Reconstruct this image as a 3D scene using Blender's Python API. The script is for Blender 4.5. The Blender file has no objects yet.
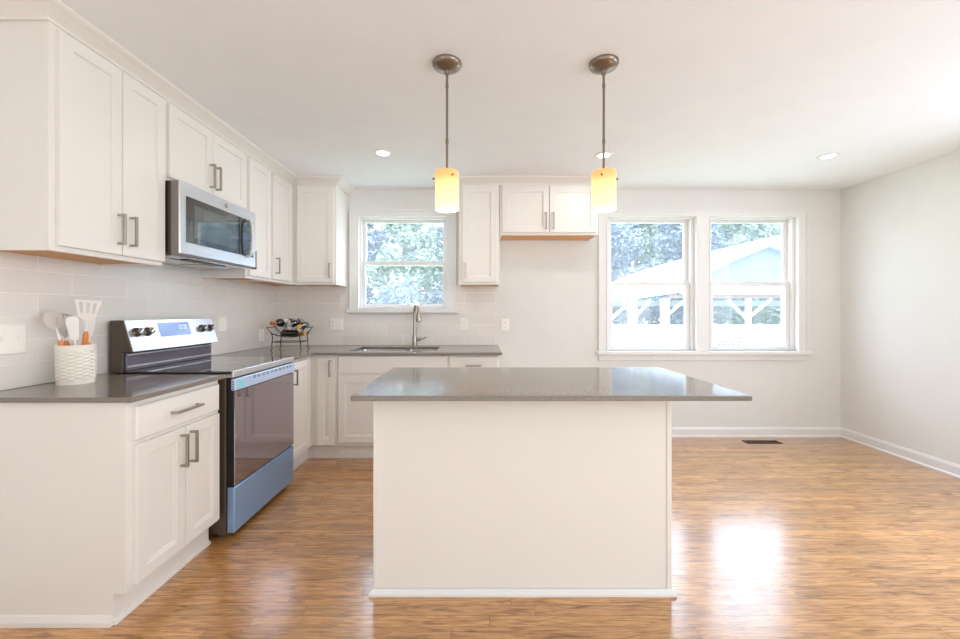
import bpy, bmesh, math, random
from mathutils import Vector, Matrix
random.seed(7)
S = bpy.context.scene
COL = S.collection
PI = math.pi

# ---------------------------------------------------------------- camera, world, sun, large lights, exposure
cam_d = bpy.data.cameras.new('camera')
cam_d.sensor_width = 36.0
cam_d.lens = 36.0 * 400.0 / 960.0
cam_d.shift_y = -8.0 / 960.0
cam_d.clip_start = 0.05
cam_d.clip_end = 300
cam = bpy.data.objects.new('camera', cam_d)
cam.location = (0, 0, 1.235)
cam.rotation_euler = (PI / 2, 0, 0)
COL.objects.link(cam)
S.camera = cam

w = bpy.data.worlds.new('sky')
S.world = w
w.use_nodes = True
nt = w.node_tree
bg = nt.nodes['Background']
tc = nt.nodes.new('ShaderNodeTexCoord')
sep = nt.nodes.new('ShaderNodeSeparateXYZ')
cr = nt.nodes.new('ShaderNodeValToRGB')
nt.links.new(tc.outputs['Generated'], sep.inputs[0])
nt.links.new(sep.outputs['Z'], cr.inputs[0])
cr.color_ramp.elements[0].position = 0.0
cr.color_ramp.elements[0].color = (0.76, 0.85, 1.0, 1)
cr.color_ramp.elements[1].position = 0.8
cr.color_ramp.elements[1].color = (0.66, 0.77, 1.0, 1)
nt.links.new(cr.outputs[0], bg.inputs[0])
sky = nt.nodes.new('ShaderNodeMapRange')      # a bright hazy sky, brightest overhead
sky.interpolation_type = 'SMOOTHSTEP'
sky.inputs['From Min'].default_value = 0.25
sky.inputs['From Max'].default_value = 0.85
sky.inputs['To Min'].default_value = 7.2
sky.inputs['To Max'].default_value = 11.5
nt.links.new(sep.outputs['Z'], sky.inputs['Value'])
nt.links.new(sky.outputs[0], bg.inputs[1])

sun_d = bpy.data.lights.new('sun', 'SUN')
sun_d.energy = 1.5
sun_d.angle = 0.02
sun_d.color = (1, 0.95, 0.86)
sun = bpy.data.objects.new('sun', sun_d)
sun.location = (20, 6, 20)
sun.rotation_euler = Vector((0.62, 0.0, 0.78)).to_track_quat('Z', 'Y').to_euler()
COL.objects.link(sun)


def area(name, loc, rot, sx, sy, power, color=(1, 1, 1), portal=False):
    d = bpy.data.lights.new(name, 'AREA')
    d.shape = 'RECTANGLE'
    d.size, d.size_y = sx, sy
    d.energy = power
    d.color = color
    d.cycles.is_portal = portal
    o = bpy.data.objects.new(name, d)
    o.location = loc
    o.rotation_euler = rot
    COL.objects.link(o)
    return o


# added area lights behind the camera, fill standing in for unseen windows
area('rear_fill', (0.9, -2.75, 1.45), (PI / 2, 0, 0), 4.6, 2.0, 4, (0.86, 0.94, 1.0))
area('side_fill', (3.45, -.9, 1.4), (PI / 2, 0, PI / 2 - .2), 2.6, 1.7, 92, (0.86, 0.94, 1.0))
area('side_fill', (-1.95, -1.2, 1.4), (PI / 2, 0, -PI / 2 + .35), 2.4, 1.7, 22, (0.86, 0.94, 1.0))
# added fill light behind the camera, aimed up to lift the ceiling
area('ceiling_fill', (0.6, -1.6, 0.25), (PI - .25, 0, 0), 4.2, 1.6, 27, (0.80, 0.92, 1.0))
area('window_portal', (-0.76, 4.12, 1.71), (-PI / 2, 0, 0), 0.9, 0.95, 1, portal=True)
area('window_portal', (2.19, 4.12, 1.5), (-PI / 2, 0, 0), 2.0, 1.35, 1, portal=True)

area('window_portal', (3.74, 1.60, 1.40), (PI / 2, 0, PI / 2), 1.6, 1.3, 1, portal=True)  # portal for the added fill-light window in the right wall

S.view_settings.view_transform = 'Standard'
S.view_settings.look = 'None'
S.view_settings.gamma = 1
S.view_settings.use_curve_mapping = False
S.view_settings.exposure = 0.05
S.cycles.use_denoising = True
S.cycles.max_bounces = 14
S.cycles.diffuse_bounces = 8
S.cycles.glossy_bounces = 6
S.cycles.transparent_max_bounces = 16
S.cycles.sample_clamp_indirect = 6


# ---------------------------------------------------------------- materials
def srgb(r, g, b):
    f = lambda c: (c / 255 / 12.92) if c / 255 <= 0.04045 else ((c / 255 + 0.055) / 1.055) ** 2.4
    return (f(r), f(g), f(b), 1)


def mat(name, col, rough=0.5, metal=0.0, var=0.03, scale=6.0, bump=0.0, bscale=60.0, spec=0.5, coat=0.0, stretch=(1, 1, 1), emit=None, estr=0.0, trans=0.0):
    m = bpy.data.materials.new(name)
    m.use_nodes = True
    n, l = m.node_tree.nodes, m.node_tree.links
    p = n['Principled BSDF']
    p.inputs['Roughness'].default_value = rough
    p.inputs['Metallic'].default_value = metal
    p.inputs['Specular IOR Level'].default_value = spec
    p.inputs['Coat Weight'].default_value = coat
    p.inputs['Transmission Weight'].default_value = trans
    t = n.new('ShaderNodeTexCoord')
    mp = n.new('ShaderNodeMapping')
    mp.inputs['Scale'].default_value = stretch
    l.new(t.outputs['Object'], mp.inputs[0])
    nz = n.new('ShaderNodeTexNoise')
    nz.inputs['Scale'].default_value = scale
    nz.inputs['Detail'].default_value = 4
    l.new(mp.outputs[0], nz.inputs[0])
    mx = n.new('ShaderNodeMix')
    mx.data_type = 'RGBA'
    mx.inputs[6].default_value = tuple(max(0, c * (1 - var)) for c in col[:3]) + (1,)
    mx.inputs[7].default_value = tuple(min(1, c * (1 + var)) for c in col[:3]) + (1,)
    l.new(nz.outputs[0], mx.inputs[0])
    l.new(mx.outputs[2], p.inputs['Base Color'])
    if bump:
        nb = n.new('ShaderNodeTexNoise')
        nb.inputs['Scale'].default_value = bscale
        l.new(mp.outputs[0], nb.inputs[0])
        b = n.new('ShaderNodeBump')
        b.inputs['Strength'].default_value = bump
        b.inputs['Distance'].default_value = 0.002
        l.new(nb.outputs[0], b.inputs['Height'])
        l.new(b.outputs[0], p.inputs['Normal'])
    if emit:
        p.inputs['Emission Color'].default_value = emit
        p.inputs['Emission Strength'].default_value = estr
    return m


M = {}
M['wall'] = mat('wall_paint', srgb(227, 227, 224), 0.75, bump=0.05, bscale=300)
M['ceiling'] = mat('ceiling_paint', srgb(241, 243, 245), 0.85, bump=0.05, bscale=300)
M['trim'] = mat('trim_paint', srgb(232, 231, 230), 0.35)
M['cabinet'] = mat('cabinet_paint', srgb(236, 232, 227), 0.36, var=0.01)
M['raw_wood'] = mat('cabinet_underside_wood', srgb(222, 168, 112), 0.55, var=0.12, scale=8, stretch=(8, 1, 8))
M['nickel'] = mat('brushed_nickel', srgb(176, 168, 158), 0.32, 1.0, var=0.05, scale=40)
M['steel'] = mat('stainless_steel', srgb(200, 198, 196), 0.26, 1.0, var=0.04, scale=30, stretch=(1, 1, 30))
M['steel_soft'] = mat('stainless_front', srgb(212, 214, 218), 0.3, 0.75, var=0.03, scale=30, stretch=(1, 1, 30))
M['dark_side'] = mat('dark_enamel', srgb(92, 80, 68), 0.4, 0.3)
M['splash'] = mat('splash_enamel', srgb(120, 116, 132), 0.12, 0.6)
M['black_glass'] = mat('black_glass', srgb(30, 28, 34), 0.05, spec=1.0, coat=1.0)
M['oven_glass'] = mat('oven_door_glass', srgb(158, 148, 156), 0.04, 0.8, spec=1.0, coat=1.0)
M['knob'] = mat('knob_metal', srgb(108, 98, 90), 0.3, 0.8)
M['grey_side'] = mat('grey_enamel', srgb(140, 132, 126), 0.4, 0.3)
M['silver_grip'] = mat('silver_grip', srgb(226, 222, 218), 0.35, 0.1)
M['black'] = mat('black_plastic', srgb(28, 27, 27), 0.4)
M['blue_film'] = mat('blue_protective_film', srgb(138, 170, 210), 0.18, 0.35, var=0.06, scale=5)
M['pale_film'] = mat('pale_protective_film', srgb(196, 216, 246), 0.2, 0.2, var=0.03)
M['teal'] = mat('teal_sticker', srgb(120, 214, 214), 0.4)
M['display'] = mat('blue_display', srgb(130, 160, 215), 0.15, emit=srgb(130, 160, 230), estr=0.15)
M['digits'] = mat('display_digits', srgb(225, 235, 255), 0.3, emit=srgb(225, 235, 255), estr=0.5)
M['plate'] = mat('white_plastic', srgb(250, 246, 240), 0.35)
M['socket'] = mat('socket_slots', srgb(150, 140, 132), 0.5)
M['ceramic'] = mat('white_ceramic', srgb(240, 234, 224), 0.45)
M['silicone'] = mat('white_silicone', srgb(242, 236, 232), 0.5)
M['handle_wood'] = mat('orange_wood', srgb(226, 142, 78), 0.5, var=0.15, scale=20, stretch=(1, 1, 0.2))
M['wire'] = mat('dark_bronze_wire', srgb(70, 56, 44), 0.4, 0.7)
M['bottle'] = mat('dark_bottle_glass', srgb(22, 24, 22), 0.08, spec=0.8, coat=0.6)
M['label'] = mat('bottle_label', srgb(222, 214, 204), 0.6)
M['orange_foil'] = mat('orange_foil', srgb(196, 96, 50), 0.35, 0.4)
M['yellow_foil'] = mat('yellow_foil', srgb(228, 170, 50), 0.35, 0.3)
M['silver_foil'] = mat('silver_foil', srgb(205, 202, 198), 0.3, 0.6)
M['bronze'] = mat('oil_rubbed_bronze', srgb(146, 132, 120), 0.28, 0.85)
M['vent'] = mat('register_bronze', srgb(92, 76, 58), 0.45, 0.5)
M['leaf_dark'] = mat('tree_leaves_hazed_blue', srgb(104, 116, 126), 0.6, var=0.4, scale=1.5)  # outdoor glare haze is put into this pale, greyed leaf colour
M['leaf_light'] = mat('tree_leaves_hazed_light', srgb(124, 140, 122), 0.6, var=0.4, scale=1.5)  # also paled to carry the washed-out haze in its colour
M['bark'] = mat('bark', srgb(110, 96, 84), 0.9)
M['lawn'] = mat('lawn', srgb(150, 158, 128), 0.9, var=0.25, scale=2)
M['pav_white'] = mat('pavilion_white_paint', srgb(190, 193, 198), 0.6)
M['pav_blue'] = mat('pavilion_blue_siding', srgb(96, 106, 140), 0.6)
M['pav_brown'] = mat('pavilion_brown_trim', srgb(140, 112, 108), 0.6)


def floor_mat():
    m = bpy.data.materials.new('oak_strip_floor')
    m.use_nodes = True
    n, l = m.node_tree.nodes, m.node_tree.links
    p = n['Principled BSDF']
    t = n.new('ShaderNodeTexCoord')
    br = n.new('ShaderNodeTexBrick')
    br.offset = 0.0
    br.inputs['Scale'].default_value = 1
    br.inputs['Brick Width'].default_value = 0.95
    br.inputs['Row Height'].default_value = 0.058
    br.inputs['Mortar Size'].default_value = 0.0013
    br.inputs['Mortar Smooth'].default_value = 0.3
    br.inputs['Bias'].default_value = 0.0
    br.inputs['Color1'].default_value = (0, 0, 0, 1)
    br.inputs['Color2'].default_value = (1, 1, 1, 1)
    br.inputs['Mortar'].default_value = (0.15, 0.15, 0.15, 1)
    sp = n.new('ShaderNodeSeparateXYZ')
    l.new(t.outputs['Object'], sp.inputs[0])
    dv = n.new('ShaderNodeMath')
    dv.operation = 'DIVIDE'
    dv.inputs[1].default_value = 0.058
    l.new(sp.outputs['Y'], dv.inputs[0])
    fl = n.new('ShaderNodeMath')
    fl.operation = 'FLOOR'
    l.new(dv.outputs[0], fl.inputs[0])
    wn = n.new('ShaderNodeTexWhiteNoise')
    wn.noise_dimensions = '1D'
    l.new(fl.outputs[0], wn.inputs['W'])
    ax = n.new('ShaderNodeMath')
    ax.operation = 'MULTIPLY_ADD'
    ax.inputs[1].default_value = 3.7
    l.new(wn.outputs['Value'], ax.inputs[0])
    l.new(sp.outputs['X'], ax.inputs[2])
    cb = n.new('ShaderNodeCombineXYZ')
    l.new(ax.outputs[0], cb.inputs[0])
    l.new(sp.outputs['Y'], cb.inputs[1])
    l.new(cb.outputs[0], br.inputs[0])
    # grain: wavy rings stretched along X, offset by board
    mp = n.new('ShaderNodeMapping')
    mp.inputs['Scale'].default_value = (3.6, 28, 1)
    l.new(t.outputs['Object'], mp.inputs[0])
    add = n.new('ShaderNodeVectorMath')
    add.operation = 'ADD'
    sc = n.new('ShaderNodeVectorMath')
    sc.operation = 'SCALE'
    sc.inputs[3].default_value = 37.0
    l.new(br.outputs['Color'], sc.inputs[0])
    l.new(mp.outputs[0], add.inputs[0])
    l.new(sc.outputs[0], add.inputs[1])
    nz = n.new('ShaderNodeTexNoise')
    nz.inputs['Scale'].default_value = 1.5
    nz.inputs['Detail'].default_value = 7
    nz.inputs['Roughness'].default_value = 0.62
    nz.inputs['Distortion'].default_value = 1.1
    l.new(add.outputs[0], nz.inputs[0])
    ramp = n.new('ShaderNodeValToRGB')
    e = ramp.color_ramp.elements
    e[0].position = 0.30
    e[0].color = srgb(128, 88, 56)
    e[1].position = 0.70
    e[1].color = srgb(204, 162, 120)
    k = e.new(0.44)
    k.color = srgb(178, 132, 90)
    k = e.new(0.54)
    k.color = srgb(198, 152, 106)
    l.new(nz.outputs[0], ramp.inputs[0])
    # fine dark pores along the grain
    mp2 = n.new('ShaderNodeMapping')
    mp2.inputs['Scale'].default_value = (9, 150, 1)
    l.new(t.outputs['Object'], mp2.inputs[0])
    n2 = n.new('ShaderNodeTexNoise')
    n2.inputs['Scale'].default_value = 1.0
    n2.inputs['Detail'].default_value = 3
    l.new(mp2.outputs[0], n2.inputs[0])
    r2 = n.new('ShaderNodeMapRange')
    r2.inputs['From Min'].default_value = 0.38
    r2.inputs['From Max'].default_value = 0.52
    r2.inputs['To Min'].default_value = 0.72
    r2.inputs['To Max'].default_value = 1.04
    l.new(n2.outputs[0], r2.inputs[0])
    vm = n.new('ShaderNodeVectorMath')
    vm.operation = 'SCALE'
    l.new(ramp.outputs[0], vm.inputs[0])
    l.new(r2.outputs[0], vm.inputs[3])
    # board tone
    hs = n.new('ShaderNodeHueSaturation')
    hs.inputs['Saturation'].default_value = 1.1
    mr = n.new('ShaderNodeMapRange')
    mr.inputs['To Min'].default_value = 0.84
    mr.inputs['To Max'].default_value = 1.22
    l.new(br.outputs['Color'], mr.inputs[0])
    l.new(mr.outputs[0], hs.inputs['Value'])
    l.new(vm.outputs[0], hs.inputs['Color'])
    # seams
    mx = n.new('ShaderNodeMix')
    mx.data_type = 'RGBA'
    mx.inputs[7].default_value = srgb(96, 62, 38)
    ms = n.new('ShaderNodeMath')
    ms.operation = 'MULTIPLY'
    ms.inputs[1].default_value = 0.7
    l.new(br.outputs['Fac'], ms.inputs[0])
    l.new(ms.outputs[0], mx.inputs[0])
    l.new(hs.outputs[0], mx.inputs[6])
    l.new(mx.outputs[2], p.inputs['Base Color'])
    p.inputs['Roughness'].default_value = 0.30
    p.inputs['Specular IOR Level'].default_value = 0.5
    p.inputs['Coat Weight'].default_value = 1.0
    p.inputs['Coat Roughness'].default_value = 0.17
    b = n.new('ShaderNodeBump')
    b.inputs['Strength'].default_value = 0.12
    b.inputs['Distance'].default_value = 0.002
    l.new(nz.outputs[0], b.inputs['Height'])
    l.new(b.outputs[0], p.inputs['Normal'])
    return m


def tile_mat(name, axis, z_off):
    m = bpy.data.materials.new(name)
    m.use_nodes = True
    n, l = m.node_tree.nodes, m.node_tree.links
    p = n['Principled BSDF']
    t = n.new('ShaderNodeTexCoord')
    s = n.new('ShaderNodeSeparateXYZ')
    c = n.new('ShaderNodeCombineXYZ')
    l.new(t.outputs['Object'], s.inputs[0])
    l.new(s.outputs[axis], c.inputs[0])
    ad = n.new('ShaderNodeMath')
    ad.operation = 'SUBTRACT'
    ad.inputs[1].default_value = z_off
    l.new(s.outputs['Z'], ad.inputs[0])
    l.new(ad.outputs[0], c.inputs[1])
    br = n.new('ShaderNodeTexBrick')
    br.inputs['Scale'].default_value = 1
    br.inputs['Brick Width'].default_value = 0.305
    br.inputs['Row Height'].default_value = 0.1035
    br.inputs['Mortar Size'].default_value = 0.0022
    br.inputs['Mortar Smooth'].default_value = 0.2
    br.inputs['Color1'].default_value = srgb(236, 231, 226)
    br.inputs['Color2'].default_value = srgb(230, 225, 220)
    br.inputs['Mortar'].default_value = srgb(247, 244, 240)
    l.new(c.outputs[0], br.inputs[0])
    l.new(br.outputs['Color'], p.inputs['Base Color'])
    p.inputs['Roughness'].default_value = 0.22
    b = n.new('ShaderNodeBump')
    b.invert = True
    b.inputs['Strength'].default_value = 0.5
    b.inputs['Distance'].default_value = 0.002
    l.new(br.outputs['Fac'], b.inputs['Height'])
    l.new(b.outputs[0], p.inputs['Normal'])
    return m


def quartz_mat():
    m = bpy.data.materials.new('grey_quartz')
    m.use_nodes = True
    n, l = m.node_tree.nodes, m.node_tree.links
    p = n['Principled BSDF']
    t = n.new('ShaderNodeTexCoord')
    v = n.new('ShaderNodeTexNoise')
    v.inputs['Scale'].default_value = 260
    v.inputs['Detail'].default_value = 3
    l.new(t.outputs['Object'], v.inputs[0])
    r = n.new('ShaderNodeValToRGB')
    r.color_ramp.elements[0].position = 0.35
    r.color_ramp.elements[0].color = srgb(118, 109, 100)
    r.color_ramp.elements[1].position = 0.7
    r.color_ramp.elements[1].color = srgb(146, 136, 126)
    l.new(v.outputs[0], r.inputs[0])
    l.new(r.outputs[0], p.inputs['Base Color'])
    p.inputs['Roughness'].default_value = 0.12
    p.inputs['Specular IOR Level'].default_value = 0.6
    return m


def glass_mat():
    m = bpy.data.materials.new('window_glass')
    m.use_nodes = True
    n, l = m.node_tree.nodes, m.node_tree.links
    n.remove(n['Principled BSDF'])
    tr = n.new('ShaderNodeBsdfTransparent')
    tr.inputs[0].default_value = (0.96, 0.98, 0.98, 1)
    gl = n.new('ShaderNodeBsdfGlossy')
    gl.inputs['Roughness'].default_value = 0.02
    fr = n.new('ShaderNodeFresnel')
    fr.inputs[0].default_value = 1.45
    mx = n.new('ShaderNodeMixShader')
    ge = n.new('ShaderNodeNewGeometry')
    sub = n.new('ShaderNodeMath')
    sub.operation = 'SUBTRACT'
    sub.use_clamp = True
    l.new(fr.outputs[0], sub.inputs[0])
    l.new(ge.outputs['Backfacing'], sub.inputs[1])
    l.new(sub.outputs[0], mx.inputs[0])
    l.new(tr.outputs[0], mx.inputs[1])
    l.new(gl.outputs[0], mx.inputs[2])
    # pale veil mixed in to imitate glare over the view outside
    veil = n.new('ShaderNodeBsdfTranslucent')
    veil.inputs[0].default_value = (0.93, 0.97, 1.0, 1)
    m2 = n.new('ShaderNodeMixShader')
    nz = n.new('ShaderNodeTexNoise')
    nz.inputs['Scale'].default_value = 3
    mr = n.new('ShaderNodeMapRange')
    mr.inputs['To Min'].default_value = 0.038
    mr.inputs['To Max'].default_value = 0.066
    l.new(nz.outputs[0], mr.inputs[0])
    l.new(mr.outputs[0], m2.inputs[0])
    l.new(mx.outputs[0], m2.inputs[1])
    l.new(veil.outputs[0], m2.inputs[2])
    l.new(m2.outputs[0], n['Material Output'].inputs[0])
    return m


def shade_mat():
    """amber art glass pendant shade, lit by its bulb"""
    m = bpy.data.materials.new('amber_shade_glass')
    m.use_nodes = True
    n, l = m.node_tree.nodes, m.node_tree.links
    p = n['Principled BSDF']
    t = n.new('ShaderNodeTexCoord')
    s = n.new('ShaderNodeSeparateXYZ')
    l.new(t.outputs['Object'], s.inputs[0])
    r = n.new('ShaderNodeValToRGB')
    mr = n.new('ShaderNodeMapRange')
    mr.inputs['From Min'].default_value = 0.0
    mr.inputs['From Max'].default_value = 0.185
    l.new(s.outputs['Z'], mr.inputs[0])
    l.new(mr.outputs[0], r.inputs[0])
    e = r.color_ramp.elements
    e[0].position = 0.0
    e[0].color = (1.0, 0.95, 0.72, 1)
    e[1].position = 1.0
    e[1].color = (1.0, 0.42, 0.13, 1)
    k = e.new(0.66)
    k.color = (1.0, 0.84, 0.38, 1)
    k = e.new(0.84)
    k.color = (1.0, 0.50, 0.17, 1)
    p.inputs['Base Color'].default_value = (.42, .24, .09, 1)
    l.new(r.outputs[0], p.inputs['Emission Color'])
    p.inputs['Emission Strength'].default_value = 0.92
    p.inputs['Roughness'].default_value = 0.35
    return m


M['floor'] = floor_mat()
M['tile_left'] = tile_mat('backsplash_tile_side', 'Y', 0.902)
M['tile_back'] = tile_mat('backsplash_tile_rear', 'X', 0.902)
M['quartz'] = quartz_mat()
M['glass'] = glass_mat()
M['shade'] = shade_mat()
M['bulb'] = mat('warm_lamp_glow', (1, 0.9, 0.7, 1), 0.5, emit=(1, 0.86, 0.6, 1), estr=4)
M['led'] = mat('recessed_lamp_glow', (1, 1, 0.97, 1), 0.5, emit=(1, 0.97, 0.92, 1), estr=5)


# ---------------------------------------------------------------- helpers
def obj(name, bm, m, parent=None, origin=(0, 0, 0), smooth=False, bevel=0.0, segs=1):
    """link a bmesh (built in world coordinates) as ONE mesh object"""
    bmesh.ops.recalc_face_normals(bm, faces=bm.faces)
    if parent is not None:
        origin = parent.matrix_world.translation
    origin = Vector(origin)
    if origin.length:
        bmesh.ops.translate(bm, verts=bm.verts, vec=-origin)
    me = bpy.data.meshes.new(name)
    bm.to_mesh(me)
    bm.free()
    me.materials.append(m)
    if smooth:
        for f in me.polygons:
            f.use_smooth = True
        me.set_sharp_from_angle(angle=math.radians(38))
    o = bpy.data.objects.new(name, me)
    COL.objects.link(o)
    if parent is not None:
        o.parent = parent
        o.matrix_world = Matrix.Translation(origin)
        bpy_fix(o, parent)
    else:
        o.location = origin
        o.matrix_world = Matrix.Translation(origin)
    if bevel:
        b = o.modifiers.new('bevel', 'BEVEL')
        b.width = bevel
        b.segments = segs
        b.limit_method = 'ANGLE'
        b.angle_limit = math.radians(40)
    return o


def bpy_fix(o, parent):
    # the child sits at the parent's own origin
    o.matrix_parent_inverse = Matrix.Identity(4)
    o.location = (0, 0, 0)
    o.matrix_world = parent.matrix_world.copy()


def thing(name, label, cat, loc=(0, 0, 0), group=None, kind=None):
    o = bpy.data.objects.new(name, None)
    o.empty_display_size = 0.1
    COL.objects.link(o)
    o.location = loc
    o.matrix_world = Matrix.Translation(Vector(loc))
    return tag(o, label, cat, group, kind)


def tag(o, label=None, cat=None, group=None, kind=None):
    if label:
        o['label'] = label
    if cat:
        o['category'] = cat
    if group:
        o['group'] = group
    if kind:
        o['kind'] = kind
    return o


def struct(o, label=None, cat=None):
    o['kind'] = 'structure'
    return tag(o, label, cat)


def BM():
    return bmesh.new()


def box(bm, x0, x1, y0, y1, z0, z1):
    x0, x1 = min(x0, x1), max(x0, x1)
    y0, y1 = min(y0, y1), max(y0, y1)
    z0, z1 = min(z0, z1), max(z0, z1)
    v = [bm.verts.new(c) for c in ((x0, y0, z0), (x1, y0, z0), (x1, y1, z0), (x0, y1, z0), (x0, y0, z1), (x1, y0, z1), (x1, y1, z1), (x0, y1, z1))]
    for f in ((0, 3, 2, 1), (4, 5, 6, 7), (0, 1, 5, 4), (1, 2, 6, 5), (2, 3, 7, 6), (3, 0, 4, 7)):
        bm.faces.new([v[i] for i in f])
    return bm


def prism(bm, pts, a, b, axis):
    """polygon pts extruded from a to b along axis ('x','y','z')"""
    def P(p, t):
        return {'x': (t, p[0], p[1]), 'y': (p[0], t, p[1]), 'z': (p[0], p[1], t)}[axis]
    A = [bm.verts.new(P(p, a)) for p in pts]
    B = [bm.verts.new(P(p, b)) for p in pts]
    bm.faces.new(A)
    bm.faces.new(B[::-1])
    n = len(pts)
    for i in range(n):
        bm.faces.new((A[i], A[(i + 1) % n], B[(i + 1) % n], B[i]))
    return bm


def lathe(bm, prof, loc=(0, 0, 0), n=24, mtx=None, cap=True):
    """prof: [(r, z)] revolved about Z (then mtx)"""
    mtx = mtx or Matrix.Translation(Vector(loc))
    rings = []
    for r, z in prof:
        if r < 1e-6:
            rings.append([bm.verts.new(mtx @ Vector((0, 0, z)))])
        else:
            rings.append([bm.verts.new(mtx @ Vector((r * math.cos(2 * PI * k / n), r * math.sin(2 * PI * k / n), z))) for k in range(n)])
    for a, b in zip(rings, rings[1:]):
        for k in range(n):
            k2 = (k + 1) % n
            if len(a) == 1 and len(b) > 1:
                bm.faces.new((a[0], b[k2], b[k]))
            elif len(b) == 1 and len(a) > 1:
                bm.faces.new((a[k], a[k2], b[0]))
            elif len(a) > 1:
                bm.faces.new((a[k], a[k2], b[k2], b[k]))
    if cap:
        for r in (rings[0], rings[-1]):
            if len(r) > 1:
                bm.faces.new(r)
    return bm


def tube(bm, pts, r, n=10, closed=False):
    """round tube along points; r a number or a list"""
    pts = [Vector(p) for p in pts]
    m = len(pts)
    R = r if isinstance(r, (list, tuple)) else [r] * m
    rings = []
    up = None
    for i, p in enumerate(pts):
        a = pts[(i - 1) % m] if (closed or i > 0) else p
        b = pts[(i + 1) % m] if (closed or i < m - 1) else p
        t = (b - a).normalized()
        if up is None:
            up = t.orthogonal().normalized()
        up = (up - t * up.dot(t))
        up = up.normalized() if up.length > 1e-6 else t.orthogonal().normalized()
        s = t.cross(up)
        rings.append([bm.verts.new(p + (up * math.cos(2 * PI * k / n) + s * math.sin(2 * PI * k / n)) * R[i]) for k in range(n)])
    pairs = list(zip(rings, rings[1:]))
    if closed:
        pairs.append((rings[-1], rings[0]))
    for a, b in pairs:
        for k in range(n):
            bm.faces.new((a[k], a[(k + 1) % n], b[(k + 1) % n], b[k]))
    if not closed:
        bm.faces.new(rings[0][::-1])
        bm.faces.new(rings[-1])
    return bm


def sweep(bm, path, prof, side=1):
    """moulding: profile [(offset outward, z)] along a 2D path; outward is the right of travel when side = 1"""
    path = [Vector(p) for p in path]
    n = len(path)
    def nrm(a, b):
        d = (b - a).normalized()
        return Vector((d.y, -d.x)) * side
    rings = []
    for i in range(n):
        if i == 0:
            o = nrm(path[0], path[1])
        elif i == n - 1:
            o = nrm(path[-2], path[-1])
        else:
            a, b = nrm(path[i - 1], path[i]), nrm(path[i], path[i + 1])
            o = (a + b) / (1 + a.dot(b))
        rings.append([bm.verts.new((path[i].x + o.x * u, path[i].y + o.y * u, z)) for u, z in prof])
    k = len(prof)
    for a, b in zip(rings, rings[1:]):
        for j in range(k):
            bm.faces.new((a[j], a[(j + 1) % k], b[(j + 1) % k], b[j]))
    bm.faces.new(rings[0])
    bm.faces.new(rings[-1][::-1])
    return bm


class Face:
    """a wall-facing frame: u along the wall, w outward from the wall, z up"""
    def __init__(s, kind, base):
        s.kind, s.base = kind, base

    def P(s, u, w, z):
        if s.kind == 'left':
            return (s.base + w, u, z)      # faces +X
        return (u, s.base - w, z)          # faces -Y

    def box(s, bm, u0, u1, w0, w1, z0, z1):
        a, b = s.P(u0, w0, z0), s.P(u1, w1, z1)
        return box(bm, a[0], b[0], a[1], b[1], a[2], b[2])

    def nested(s, bm, u0, u1, z0, z1, w0, prof):
        """rect rings; prof = [(inset, w)]"""
        rings = [[bm.verts.new(s.P(*c)) for c in ((u0, w0, z0), (u1, w0, z0), (u1, w0, z1), (u0, w0, z1))]]
        for ins, w_ in prof:
            rings.append([bm.verts.new(s.P(*c)) for c in ((u0 + ins, w_, z0 + ins), (u1 - ins, w_, z0 + ins), (u1 - ins, w_, z1 - ins), (u0 + ins, w_, z1 - ins))])
        bm.faces.new(rings[0])
        for a, b in zip(rings, rings[1:]):
            for k in range(4):
                bm.faces.new((a[k], a[(k + 1) % 4], b[(k + 1) % 4], b[k]))
        bm.faces.new(rings[-1])
        return bm


T = 0.020


def door(F, parent, name, u0, u1, z0, z1, w, style='shaker', rail=0.052):
    if style == 'shaker':
        prof = [(0, w + T - .002), (.002, w + T), (rail, w + T), (rail + .0025, w + T - .009)]
    elif style == 'raised':
        prof = [(0, w + T - .002), (.002, w + T), (rail, w + T), (rail + .004, w + T - .004), (rail + .010, w + T - .003), (rail + .014, w + T - .010)]
    else:   # slab with eased edge
        prof = [(0, w + T - .004), (.005, w + T)]
    bm = BM()
    F.nested(bm, u0, u1, z0, z1, w, prof)
    return obj(name, bm, M['cabinet'], parent)


def pull(F, parent, u, z0, z1, w, horiz=None):
    """square bar pull; vertical at u from z0 to z1, or horizontal with horiz = (u0, u1)"""
    bm = BM()
    t = .0055
    if horiz:
        a, b = horiz
        F.box(bm, a, b, w + .026, w + .037, z0 - t, z0 + t)
        for q in (a + .001, b - .012):
            F.box(bm, q, q + .011, w, w + .030, z0 - t, z0 + t)
    else:
        F.box(bm, u - t, u + t, w + .026, w + .037, z0, z1)
        for q in (z0 + .001, z1 - .012):
            F.box(bm, u - t, u + t, w, w + .030, q, q + .011)
    return obj('handle', bm, M['nickel'], parent, bevel=.0015, segs=2)


XL, XR, YB, YF, ZC = -2.03, 3.565, 3.95, -3.0, 2.44
WT = 0.17
FL = Face('left', XL)
FB = Face('back', YB)

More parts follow.
